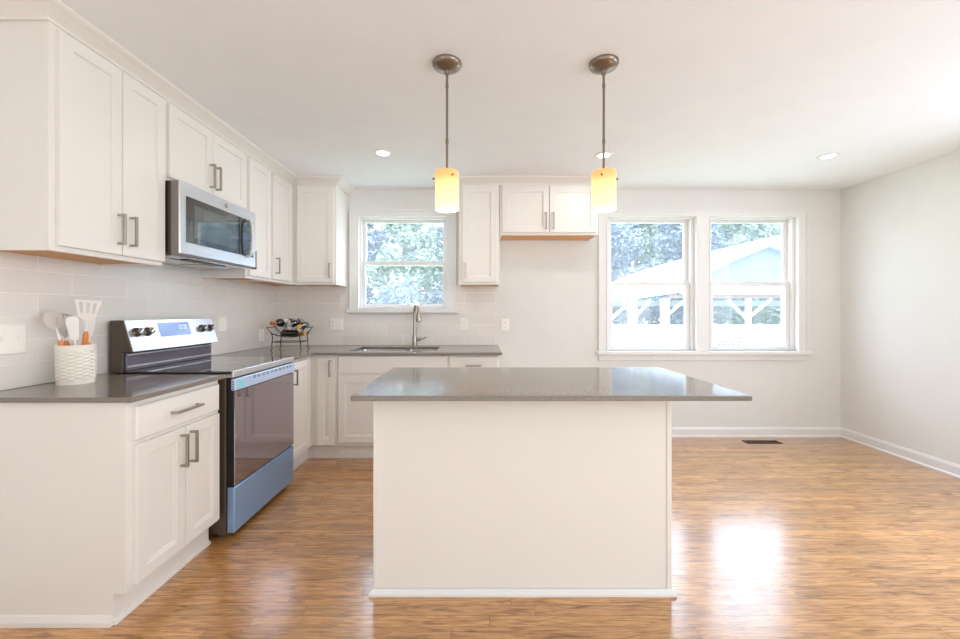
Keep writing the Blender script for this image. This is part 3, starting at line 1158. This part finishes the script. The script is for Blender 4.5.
# ---------------------------------------------------------------- outlets and switches
def plate(F, label, name, cat, u0, u1, z0, z1, w, kind):
    t = thing(name, label, cat, F.P((u0 + u1) / 2, w, (z0 + z1) / 2))
    bm = BM()
    F.nested(bm, u0, u1, z0, z1, w, [(0, w + .003), (.004, w + .006)])
    obj('plate', bm, M['plate'], t)
    cz = (z0 + z1) / 2
    n = len(kind)
    for i, k in enumerate(kind):
        cu = u0 + (u1 - u0) * (i + .5) / n
        if k == 'o':
            for s in (-1, 1):
                bm = BM()
                F.box(bm, cu - .013, cu + .013, w + .006, w + .0075, cz + s * .020 - .013, cz + s * .020 + .013)
                q = obj('socket', bm, M['plate'], t, bevel=.003)
                bm = BM()
                for e_ in (-.006, .006):
                    F.box(bm, cu + e_ - .0012, cu + e_ + .0012, w + .0075, w + .0082, cz + s * .020 - .003, cz + s * .020 + .007)
                F.box(bm, cu - .002, cu + .002, w + .0075, w + .0082, cz + s * .020 - .010, cz + s * .020 - .006)
                obj('socket_slots', bm, M['socket'], q)
        elif k == 't':
            bm = BM()
            F.box(bm, cu - .005, cu + .005, w + .006, w + .016, cz - .003, cz + .012)
            obj('toggle', bm, M['plate'], t, bevel=.002)
        else:
            bm = BM()
            F.box(bm, cu - .016, cu + .016, w + .006, w + .009, cz - .032, cz + .032)
            obj('rocker', bm, M['plate'], t, bevel=.002)
    return t


plate(FL, 'white two-gang switch plate on the tile left of the utensil crock', 'light_switch', 'light switch', 1.655, 1.780, 1.050, 1.182, .008, 'tt')
plate(FL, 'white rocker switch on the tile beyond the range', 'light_switch', 'light switch', 3.100, 3.185, 1.075, 1.190, .008, 'r')
plate(FB, 'white two-gang outlet plate on the tile left of the sink', 'wall_outlet', 'outlet', -1.475, -1.350, 1.052, 1.172, .008, 'or')
plate(FB, 'white outlet on the tile right of the faucet', 'wall_outlet', 'outlet', -.200, -.118, 1.052, 1.170, .008, 'o')
plate(FB, 'white outlet on bare wall beyond the backsplash', 'wall_outlet', 'outlet', .205, .287, 1.045, 1.162, 0, 'o')
plate(FL, 'pale outlet on the tile in the corner behind the wine rack', 'wall_outlet', 'outlet', 3.66, 3.74, .960, 1.070, .008, 'o')

# ---------------------------------------------------------------- pendants and recessed lights


def pendant(x, y, label, rot):
    t = thing('pendant_lamp', label, 'pendant lamp', (x, y, 1.727), 'pendants over the island')
    z = ZC
    bm = lathe(BM(), [(0, z), (.070, z), (.071, z - .008), (.064, z - .020), (.040, z - .032), (.014, z - .040), (.010, z - .058), (.0, z - .058)], (x, y, 0), 32)
    obj('canopy', bm, M['bronze'], t, smooth=True)
    bm = tube(BM(), [(x, y, z - .05), (x, y, 2.25), (x, y, 1.90)], .0058, 12)
    for zz in (2.33, 2.06):
        lathe(bm, [(.0058, zz - .012), (.0078, zz - .010), (.0078, zz + .010), (.0058, zz + .012)], (x, y, 0), 12, cap=False)
    obj('rod', bm, M['bronze'], t, smooth=True)
    R_, h = .0575, .185
    z0 = 1.727
    bm = lathe(BM(), [(R_, z0), (R_, z0 + h - .004), (R_ - .004, z0 + h), (.012, z0 + h), (.012, z0 + h - .004), (R_ - .006, z0 + h - .006), (R_ - .005, z0), (R_, z0)], (x, y, 0), 40, cap=False)
    obj('lamp_shade', bm, M['shade'], t, smooth=True)
    bm = lathe(BM(), [(.0, 1.905), (.020, 1.905), (.020, 1.86), (.014, 1.85), (0, 1.85)], (x, y, 0), 20)
    obj('socket', bm, M['bronze'], t, smooth=True)
    bm = lathe(BM(), [(0, 1.755), (.016, 1.760), (.026, 1.785), (.024, 1.81), (.014, 1.848), (0, 1.85)], (x, y, 0), 20)
    obj('bulb', bm, M['bulb'], t, smooth=True)
    for k in range(3):
        a = rot + k * 2 * PI / 3
        d = Vector((math.cos(a), math.sin(a), 0))
        c = Vector((x, y, 1.880))
        bm = tube(BM(), [c + d * .018, c + d * .064], .0022, 8)
        tube(bm, [c + d * .061, c + d * .071], .0052, 10)
        obj('thumb_screw', bm, M['bronze'], t, smooth=True)
    d = bpy.data.lights.new('pendant_bulb', 'POINT')
    d.energy = 3.0
    d.color = (1, .80, .52)
    d.shadow_soft_size = .03
    o = bpy.data.objects.new('pendant_bulb', d)
    COL.objects.link(o)
    o.parent = t
    o.location = (0, 0, -.03)
    return t


pendant(-.160, 1.940, 'bronze pendant with a glowing amber glass cylinder, left one over the island', math.radians(178))
pendant(.600, 1.940, 'bronze pendant with a glowing amber glass cylinder, right one over the island', math.radians(5))


def downlight(x, y, label):
    t = thing('recessed_light', label, 'ceiling light', (x, y, ZC), 'recessed ceiling lights')
    bm = lathe(BM(), [(.070, ZC - .0005), (.068, ZC - .005), (.050, ZC - .006), (.046, ZC - .001), (.070, ZC - .0005)], (x, y, 0), 32, cap=False)
    obj('trim_ring', bm, M['trim'], t, smooth=True)
    bm = lathe(BM(), [(0, ZC - .0030), (.047, ZC - .0030), (.047, ZC - .0005), (0, ZC - .0005)], (x, y, 0), 32, cap=False)
    obj('lens', bm, M['led'], t)
    d = bpy.data.lights.new('downlight_beam', 'AREA')
    d.shape = 'DISK'
    d.size = .09
    d.energy = 3.0
    d.color = (1, .95, .90)
    o = bpy.data.objects.new('downlight_beam', d)
    COL.objects.link(o)
    o.parent = t
    o.location = (0, 0, -.010)


downlight(-.737, 3.04, 'small lit recessed ceiling light in front of the sink window')
downlight(.955, 3.08, 'small lit recessed ceiling light seen behind the right pendant rod')
downlight(2.700, 3.10, 'small lit recessed ceiling light near the right wall')

# ---------------------------------------------------------------- floor register
vt = thing('floor_register', 'small bronze slotted vent in the floor below the pair of windows', 'floor vent', (2.67, 3.77, 0))
bm = BM()
x0, x1, y0, y1 = 2.50, 2.83, 3.735, 3.825
box(bm, x0, x1, y0, y0 + .014, 0, .005)
box(bm, x0, x1, y1 - .014, y1, 0, .005)
box(bm, x0, x0 + .016, y0, y1, 0, .005)
box(bm, x1 - .016, x1, y0, y1, 0, .005)
obj('frame', bm, M['vent'], vt, bevel=.001)
bm = BM()
for k in range(22):
    xx = x0 + .018 + k * .0136
    box(bm, xx, xx + .006, y0 + .014, y1 - .014, .0005, .004)
obj('louvers', bm, M['vent'], vt)
bm = box(BM(), x0 + .01, x1 - .01, y0 + .01, y1 - .01, .0001, .0008)
obj('duct', bm, M['black'], vt)

# ---------------------------------------------------------------- crock with utensils
cx, cy = -1.894, 1.875
ck_loc = (cx, cy, CT)
bm = BM()
n, rows = 64, 22
Rb, Rt, H = .066, .068, .180
rings = []
for j in range(rows + 1):
    z = CT + H * j / rows
    r0 = Rb + (Rt - Rb) * j / rows
    ring = []
    for k in range(n):
        woven = 2 < j < rows - 3
        bumpy = (.0030 if (k // 4 + j) % 2 == 0 else -.0012) if woven else (.002 if j >= rows - 3 else 0)
        a = 2 * PI * k / n
        ring.append(bm.verts.new((cx + (r0 + bumpy) * math.cos(a), cy + (r0 + bumpy) * math.sin(a), z)))
    rings.append(ring)
for z, r in ((CT + H, Rt - .008), (CT + .012, Rb - .008)):
    rings.append([bm.verts.new((cx + r * math.cos(2 * PI * k / n), cy + r * math.sin(2 * PI * k / n), z)) for k in range(n)])
for a, b in zip(rings, rings[1:]):
    for k in range(n):
        bm.faces.new((a[k], a[(k + 1) % n], b[(k + 1) % n], b[k]))
bm.faces.new(rings[0][::-1])
bm.faces.new(rings[-1])
o = obj('utensil_crock', bm, M['ceramic'], origin=ck_loc)
tag(o, 'white basket-weave ceramic crock holding utensils on the near countertop', 'crock')


def utensil(name, label, cat, base, top, head):
    """base: foot inside the crock, top: where handle meets head; head(bm, frame) adds the head"""
    base, top = Vector(base), Vector(top)
    d = (top - base).normalized()
    t = thing(name, label, cat, base)
    mid = base + (top - base) * .0
    L = (top - base).length
    bm = tube(BM(), [base, base + d * .06, base + d * (L - .055), base + d * (L - .02), top], [.007, .009, .0115, .0105, .0065], 12)
    obj('handle', bm, M['handle_wood'], t, smooth=True)
    # frame: z along the utensil, x facing +X/-Y towards the room
    face = Vector((.62, -.78, 0))
    face = (face - d * face.dot(d)).normalized()
    side = d.cross(face)
    F_ = Matrix((side, face, d)).transposed().to_4x4()
    F_.translation = top
    bm = BM()
    head(bm)
    bmesh.ops.transform(bm, matrix=F_, verts=bm.verts)
    h = obj('head', bm, M['silicone'] if cat != 'whisk' else M['steel_soft'], t, smooth=True)
    return t


def plate_head(outline, th, neck, dish=0.0):
    """outline: [(x,z)] closed; slots handled separately"""
    def f(bm):
        A = [bm.verts.new((x, -th / 2 + dish * (x * x) * 20, z)) for x, z in outline]
        B = [bm.verts.new((x, th / 2 + dish * (x * x) * 20, z)) for x, z in outline]
        bm.faces.new(A)
        bm.faces.new(B[::-1])
        m = len(A)
        for i in range(m):
            bm.faces.new((A[i], A[(i + 1) % m], B[(i + 1) % m], B[i]))
        tube(bm, [(0, 0, -.004), (0, 0, neck * .5), (0, 0, neck + .01)], [.0055, .0045, .004], 10)
    return f


def slotted(bm):
    # slotted turner: trapezoid with three slots made from bars
    w0, w1, z0, z1, th = .030, .046, .070, .150, .003
    def q(xa0, xa1, xb0, xb1, za, zb):
        prism(bm, [(xa0, za), (xa1, za), (xb1, zb), (xb0, zb)], -th / 2, th / 2, 'y')
    wf = lambda z: w0 + (w1 - w0) * (z - z0) / (z1 - z0)
    q(-w0, w0, -wf(.085), wf(.085), z0, .085)
    q(-wf(.138), wf(.138), -w1, w1, .138, z1)
    for k in range(4):
        c = lambda z, kk: -wf(z) + 2 * wf(z) * kk
        a0, a1 = k * (1 / 4 + .035) , k * (1 / 4 + .035) + .145
        q(c(.085, a0), c(.085, min(1, a1)), c(.138, a0), c(.138, min(1, a1)), .085, .138)
    prism(bm, [(-.005, .05), (.005, .05), (.030, .070), (-.030, .070)], -th / 2, th / 2, 'y')
    tube(bm, [(0, 0, -.004), (0, 0, .03), (0, 0, .056)], [.0065, .0055, .0045], 10)


def spoon(bm):
    outline = [(.033 * math.sin(a) * (1 if math.cos(a) < 0 else .92), .095 - .045 * math.cos(a)) for a in [2 * PI * k / 24 for k in range(24)]]
    n_ = 8
    rings = []
    for j in range(n_ + 1):
        s = 1 - j / n_
        rings.append([bm.verts.new((x * s, -.016 * (1 - s * s), .095 + (z - .095) * s)) for x, z in outline] if s > 0 else [bm.verts.new((0, -.016, .095))])
    for a, b in zip(rings, rings[1:]):
        for k in range(24):
            if len(b) == 1:
                bm.faces.new((a[k], a[(k + 1) % 24], b[0]))
            else:
                bm.faces.new((a[k], a[(k + 1) % 24], b[(k + 1) % 24], b[k]))
    geom = bmesh.ops.solidify(bm, geom=bm.faces[:], thickness=.002)
    tube(bm, [(0, 0, -.004), (0, 0, .03), (0, 0, .056)], [.006, .005, .004], 10)


def whisk(bm):
    for k in range(6):
        a = PI * k / 6
        pts = []
        for j in range(25):
            t_ = j / 24 * 2 - 1
            ang = t_ * PI * .5
            r = .031 * math.sin(t_ * PI) if abs(t_) < 1 else 0
            zz = .125 * math.cos(t_ * PI / 2) ** .75
            r = .034 * math.sin(t_ * PI) * (1.0) + 0
            pts.append((r * math.cos(a), r * math.sin(a), zz))
        tube(bm, pts, .0017, 6)
    tube(bm, [(0, 0, -.01), (0, 0, .012)], .006, 10)


def solid_turner():
    pts = [(-.012, .03), (.012, .03), (.017, .060), (.022, .120), (.014, .138), (-.014, .138), (-.022, .120), (-.017, .060)]
    return plate_head(pts, .004, .03)


utensil('slotted_turner', 'white slotted turner with orange wooden handle, tallest in the crock', 'utensil',
        (-1.902, 1.912, CT + .02), (-1.852, 1.880, CT + .243), slotted)
utensil('spoon', 'white silicone spoon leaning out at the left of the crock', 'utensil',
        (-1.898, 1.862, CT + .02), (-1.924, 1.832, CT + .205), spoon)
utensil('whisk', 'wire whisk standing upright among the crock utensils', 'whisk',
        (-1.925, 1.890, CT + .02), (-1.936, 1.872, CT + .200), whisk)
utensil('spatula', 'broad white spatula standing in the middle of the crock', 'utensil',
        (-1.862, 1.862, CT + .02), (-1.868, 1.848, CT + .175), solid_turner())
utensil('spatula', 'white spatula behind the slotted turner, partly hidden in the crock', 'utensil',
        (-1.870, 1.905, CT + .02), (-1.866, 1.908, CT + .190), solid_turner())

# ---------------------------------------------------------------- wine rack
rx, ry = -1.66, 3.50
rk = thing('wine_rack', 'dark wire wine rack on curled legs in the counter corner', 'wine rack', (rx, ry, CT))
bm = BM()
wr = .0034
for sy in (-.075, .075):
    y_ = ry + sy
    tube(bm, [(rx - .166, y_, CT + .200), (rx - .15, y_, CT + .175), (rx - .118, y_, CT + .145), (rx - .08, y_, CT + .128), (rx, y_, CT + .122), (rx + .08, y_, CT + .128), (rx + .118, y_, CT + .145), (rx + .147, y_, CT + .175), (rx + .166, y_, CT + .202)], wr, 8)
    for c0 in (-.052, .048):    # arched hoops
        tube(bm, [(rx + c0 + .048 * math.cos(a), y_, CT + .215 + .056 * math.sin(a)) for a in [PI * k / 14 for k in range(-5, 20)]], wr * .8, 8)
    tube(bm, [(rx - .120, y_, CT + .072), (rx + .120, y_, CT + .072)], wr, 8)
for sx in (-.166, .166):
    tube(bm, [(rx + sx, ry - .075, CT + .201), (rx + sx, ry, CT + .194), (rx + sx, ry + .075, CT + .201)], wr, 8)
for k in range(8):
    xx = rx - .135 + k * .0385
    dz = .025 * (abs(xx - rx) / .135) ** 2
    tube(bm, [(xx, ry - .075, CT + .128 + dz), (xx, ry - .04, CT + .110 + dz), (xx, ry + .04, CT + .110 + dz), (xx, ry + .075, CT + .128 + dz)], wr * .8, 6)
for sx in (-.120, .120):
    tube(bm, [(rx + sx, ry - .075, CT + .072), (rx + sx, ry + .075, CT + .072)], wr, 8)
obj('basket', bm, M['wire'], rk, smooth=True)
for sx in (-.120, .120):
    for sy in (-.075, .075):
        s_ = 1 if sx > 0 else -1
        X, Y = rx + sx, ry + sy
        bm = tube(BM(), [(X + .004 * s_, Y, CT + .147), (X - .004 * s_, Y, CT + .110), (X, Y, CT + .075), (X + .003 * s_, Y, CT + .040), (X - .002 * s_, Y, CT + .015), (X + .008 * s_, Y, CT + .0055), (X + .014 * s_, Y, CT + .010)], [.004, .0045, .0045, .004, .004, .0045, .005], 8)
        obj('leg', bm, M['wire'], rk, smooth=True)


def bottle(label, c, direc, foil, lab=True, L=.255, R=.034):
    """lying bottle: c = centre of base, direc = towards the neck"""
    d = Vector(direc).normalized()
    mtx = Matrix.Translation(Vector(c)) @ d.to_track_quat('Z', 'Y').to_matrix().to_4x4()
    t = thing('wine_bottle', label, 'bottle', c, 'bottles in the wine rack')
    k = L / .255
    prof = [(0, .006), (R * .7, 0), (R, .004), (R, .145 * k), (R * .92, .160 * k), (R * .55, .182 * k), (.0135, .198 * k), (.0125, .240 * k), (.0145, .243 * k), (.0145, L), (0, L)]
    obj('glass', lathe(BM(), prof, n=24, mtx=mtx), M['bottle'], t, smooth=True)
    obj('foil', lathe(BM(), [(.0138, .196 * k), (.0140, .205 * k), (.0155, .242 * k), (.0155, L + .001), (0, L + .001)], n=20, mtx=mtx, cap=False), M[foil], t, smooth=True)
    if lab:
        obj('paper_label', lathe(BM(), [(R + .0006, .035 * k), (R + .0006, .120 * k)], n=24, mtx=mtx, cap=False), M['label'], t, smooth=True)


bottle('wine bottle with orange foil neck and pale label, at the upper left of the rack', (-1.700, 3.585, 1.136), (-.30, -.95, 0), 'orange_foil', R=.034, L=.215)
bottle('dark wine bottle with yellow foil neck, lowest at the front of the rack', (-1.735, 3.525, 1.046), (.97, -.24, -.02), 'yellow_foil', lab=False, R=.031, L=.22)
bottle('dark wine bottle with yellow foil neck, at the right side of the rack', (-1.560, 3.590, 1.114), (.16, -.98, -.02), 'yellow_foil', lab=False, R=.031, L=.22)
bottle('dark wine bottle with silver foil neck pointing out of the rack middle', (-1.628, 3.585, 1.136), (.06, -1, -.06), 'silver_foil', lab=False, L=.21, R=.031)

# ---------------------------------------------------------------- outside
struct(obj('ground', box(BM(), -40, 50, YB + WT + .02, 70, -.5, -.25), M['lawn']), 'bright lawn outside the windows')

A = .035
gx = lambda px, d=14.0: (px - 480) * d / 400
gz = lambda py, d=14.0: 1.235 + (311.5 - py) * d / 400
pv = thing('garden_pavilion', 'large white open-sided garden pavilion with blue gable seen through the windows', 'pavilion', (gx(740), 15, -.25))
PY = 14.0
# roof: gable with flared left eave, section extruded back
top = [(gx(604), gz(299)), (gx(645), gz(279.5)), (gx(684), gz(263.5)), (gx(712), gz(253)), (gx(745), gz(243)), (gx(775), gz(236.5)), (gx(808), gz(246)), (gx(850), gz(262)), (gx(900), gz(285)), (gx(925), gz(299))]
bot = [(x, z - .30) for x, z in top[::-1]]
bm = prism(BM(), top + [(gx(925), gz(304)), (gx(880), gz(287)), (gx(830), gz(266)), (gx(773), gz(245)), (gx(740), gz(258)), (gx(712), gz(271.5)), (gx(690), gz(284)), (gx(684), gz(292)), (gx(604), gz(303))], PY, PY + 6, 'y')
obj('roof', bm, M['pav_white'], pv)
bm = BM()
tube(bm, [(gx(700), PY - .02, gz(272)), (gx(724), PY - .02, gz(262)), (gx(747), PY - .02, gz(250))], .025, 6)
obj('gutter', bm, M['pav_brown'], pv)
bm = prism(BM(), [(gx(684), gz(288)), (gx(712), gz(270)), (gx(773), gz(244)), (gx(830), gz(265)), (gx(890), gz(288))], PY + .3, PY + .4, 'y')
obj('gable_panel', bm, M['pav_blue'], pv)
bm = box(BM(), gx(682), gx(905), PY - .05, PY + .2, gz(294.5), gz(287))
obj('beam', bm, M['pav_white'], pv)
bm = box(BM(), gx(672), gx(905), PY + .22, PY + .35, gz(298), gz(294))
obj('tie_beam', bm, M['pav_brown'], pv)
bm = box(BM(), gx(607), gx(905), PY + 5.6, PY + 5.85, gz(304), gz(296))
obj('rear_beam', bm, M['pav_white'], pv)
def bar(bm, p, q, y, w):
    a, b = Vector((gx(p[0]), 0, gz(p[1]))), Vector((gx(q[0]), 0, gz(q[1])))
    d = (b - a).normalized()
    s = Vector((-d.z, 0, d.x)) * w / 2
    prism(bm, [((a + s).x, (a + s).z), ((b + s).x, (b + s).z), ((b - s).x, (b - s).z), ((a - s).x, (a - s).z)], y, y + w, 'y')
    return bm
for px_, y_ in ((635, PY + .1), (667, PY + .05), (752, PY + .12), (870, PY + .1)):
    w_ = {635: .26, 667: .24, 752: .15}.get(px_, .2)
    bm = box(BM(), gx(px_) - w_ / 2, gx(px_) + w_ / 2, y_, y_ + w_, -.25, gz(298))
    obj('post', bm, M['pav_white'], pv)
for p, q in (((634, 318), (625, 300)), ((636, 318), (652, 301)), ((612, 320), (630, 303)), ((669, 316), (686, 301)), ((750, 319), (731, 300)), ((754, 316), (775, 299)), ((868, 318), (850, 300))):
    obj('brace', bar(BM(), p, q, PY + .15, .085), M['pav_white'], pv)

# fence: solid white boards left, lattice right
fn = thing('garden_fence', 'low white board and lattice fence outside in front of the pavilion', 'fence', (5.8, 11.2, -.25))
d_ = 11.2
fz = gz(326, d_)
for px_ in (560, 612, 664, 712, 760, 800, 850):
    X = gx(px_, d_)
    obj('post', box(BM(), X - .05, X + .05, d_ - .05, d_ + .05, -.25, fz + .06), M['pav_white'], fn)
bm = BM()
box(bm, gx(560, d_), gx(712, d_), d_ - .01, d_ + .015, -.22, fz)
obj('board_panel', bm, M['pav_white'], fn)
bm = BM()
xa, xb = gx(712, d_), gx(850, d_)
za, zb = -.2, fz - .03
hh = zb - za
k = xa - hh
while k < xb:
    for sgn in (1, -1):
        p = [(k, za), (k + hh, zb)] if sgn > 0 else [(k, zb), (k + hh, za)]
        # clip to the panel
        (ax, az), (bx, bz) = p
        if ax < xa:
            t_ = (xa - ax) / (bx - ax); az = az + (bz - az) * t_; ax = xa
        if bx > xb:
            t_ = (xb - ax) / (bx - ax); bz = az + (bz - az) * t_; bx = xb
        if bx - ax > .05:
            w_ = .022
            prism(bm, [(ax, az - w_), (bx, bz - w_), (bx, bz + w_), (ax, az + w_)], d_ + sgn * .008 - .006, d_ + sgn * .008 + .006, 'y')
    k += .13
obj('lattice_panel', bm, M['pav_white'], fn)
obj('rail', box(BM(), gx(560, d_), xb, d_ - .04, d_ + .04, fz - .05, fz + .03), M['pav_white'], fn)
obj('rail', box(BM(), gx(560, d_), xb, d_ - .04, d_ + .04, -.22, -.14), M['pav_white'], fn)


def tree(x, y, h, r, label, leaf, n=7000, size=.13, low=.0):
    t = thing('garden_tree', label, 'tree', (x, y, -.25), 'trees beyond the garden')
    rnd = random.Random(int(x * 100 + y * 7))
    bm = tube(BM(), [(x, y, -.3), (x + .1, y, h * .3), (x - .1, y + .1, h * .6), (x, y, h * .85)], [.22, .16, .10, .04], 8)
    for k in range(7):
        a = rnd.uniform(0, 2 * PI)
        z = h * rnd.uniform(.2, .6)
        tube(bm, [(x, y, z), (x + math.cos(a) * r * .5, y + math.sin(a) * r * .5, z + h * .12), (x + math.cos(a) * r * .8, y + math.sin(a) * r * .8, z + h * .2)], [.07, .045, .015], 6)
    obj('trunk', bm, M['bark'], t, smooth=True)
    blobs = []
    for k in range(34):
        a = rnd.uniform(0, 2 * PI)
        zz = rnd.uniform(low, 1)
        rr = r * math.sqrt(rnd.random()) * (1 - .55 * max(0, zz - .5) * 2)
        blobs.append((x + rr * math.cos(a), y + rr * math.sin(a), h * (.08 + .84 * zz), rnd.uniform(.22, .40) * r))
    verts, faces = [], []
    for i in range(n):
        bx, by, bz, br = rnd.choice(blobs)
        u = Vector((rnd.gauss(0, 1), rnd.gauss(0, 1), rnd.gauss(0, 1))).normalized() * br * rnd.uniform(.55, 1.05)
        c = Vector((bx, by, bz)) + u - Vector((x, y, -.25))
        if c.z < .05:
            continue
        a = Vector((rnd.gauss(0, 1), rnd.gauss(0, 1), rnd.gauss(0, .6))).normalized()
        b = a.orthogonal().normalized()
        b.rotate(Matrix.Rotation(rnd.uniform(0, 6.28), 3, a))
        s = size * rnd.uniform(.7, 1.7)
        m_ = len(verts)
        verts += [c - a * s, c + b * s * .45, c + a * s, c - b * s * .45]
        faces.append((m_, m_ + 1, m_ + 2, m_ + 3))
    me = bpy.data.meshes.new('foliage')
    me.from_pydata(verts, [], faces)
    me.materials.append(M[leaf])
    o = bpy.data.objects.new('foliage', me)
    COL.objects.link(o)
    o.parent = t
    return t


tree(-7.6, 19.0, 5.9, 1.7, 'light green tree outside, at the left edge of the sink window', 'leaf_light')
tree(-3.3, 19.2, 5.9, 1.75, 'light green tree outside, centred in the sink window', 'leaf_light')
tree(-.1, 18.8, 5.6, 1.5, 'loose pale tree outside, at the right edge of the sink window', 'leaf_light')
tree(-6.0, 24.5, 8.2, 1.9, 'dark tree outside, behind the light green ones left in the sink window', 'leaf_dark')
tree(-1.7, 24.5, 8.2, 1.9, 'dark tree outside, behind the light green ones right in the sink window', 'leaf_dark')
tree(-2.6, 12.4, 2.3, 1.0, 'low bush outside, lower part of the sink window', 'leaf_dark', 2600, .08)
tree(7.5, 22.9, 7.2, 1.95, 'dark tree outside, behind the left end of the pavilion', 'leaf_dark', 10000)
tree(11.8, 22.9, 7.2, 2.0, 'dark tree outside, behind the middle of the pavilion roof', 'leaf_dark', 10000)
tree(16.1, 22.9, 7.0, 1.95, 'green tree outside, behind the pavilion gable', 'leaf_light', 10000)
tree(20.4, 22.9, 6.5, 2.0, 'green tree outside, farthest right beyond the pavilion', 'leaf_light', 6000)
tree(8.0, 29.9, 10.0, 2.6, 'tall dark tree outside, farthest back behind the pavilion left side', 'leaf_dark', 13000, .19)
tree(14.0, 29.9, 10.0, 2.6, 'tall green tree outside, farthest back left of the gable peak', 'leaf_light', 13000, .19)
tree(20.0, 29.9, 10.0, 2.6, 'tall green tree outside, farthest back right of the gable peak', 'leaf_light', 13000, .19)
tree(14.0, 35.9, 11.5, 3.0, 'tall dark tree outside, in the last row behind the pavilion roof slope', 'leaf_dark', 12000, .22)
tree(21.4, 35.9, 11.5, 3.0, 'tall dark tree outside, in the last row behind the gable peak', 'leaf_dark', 12000, .22)
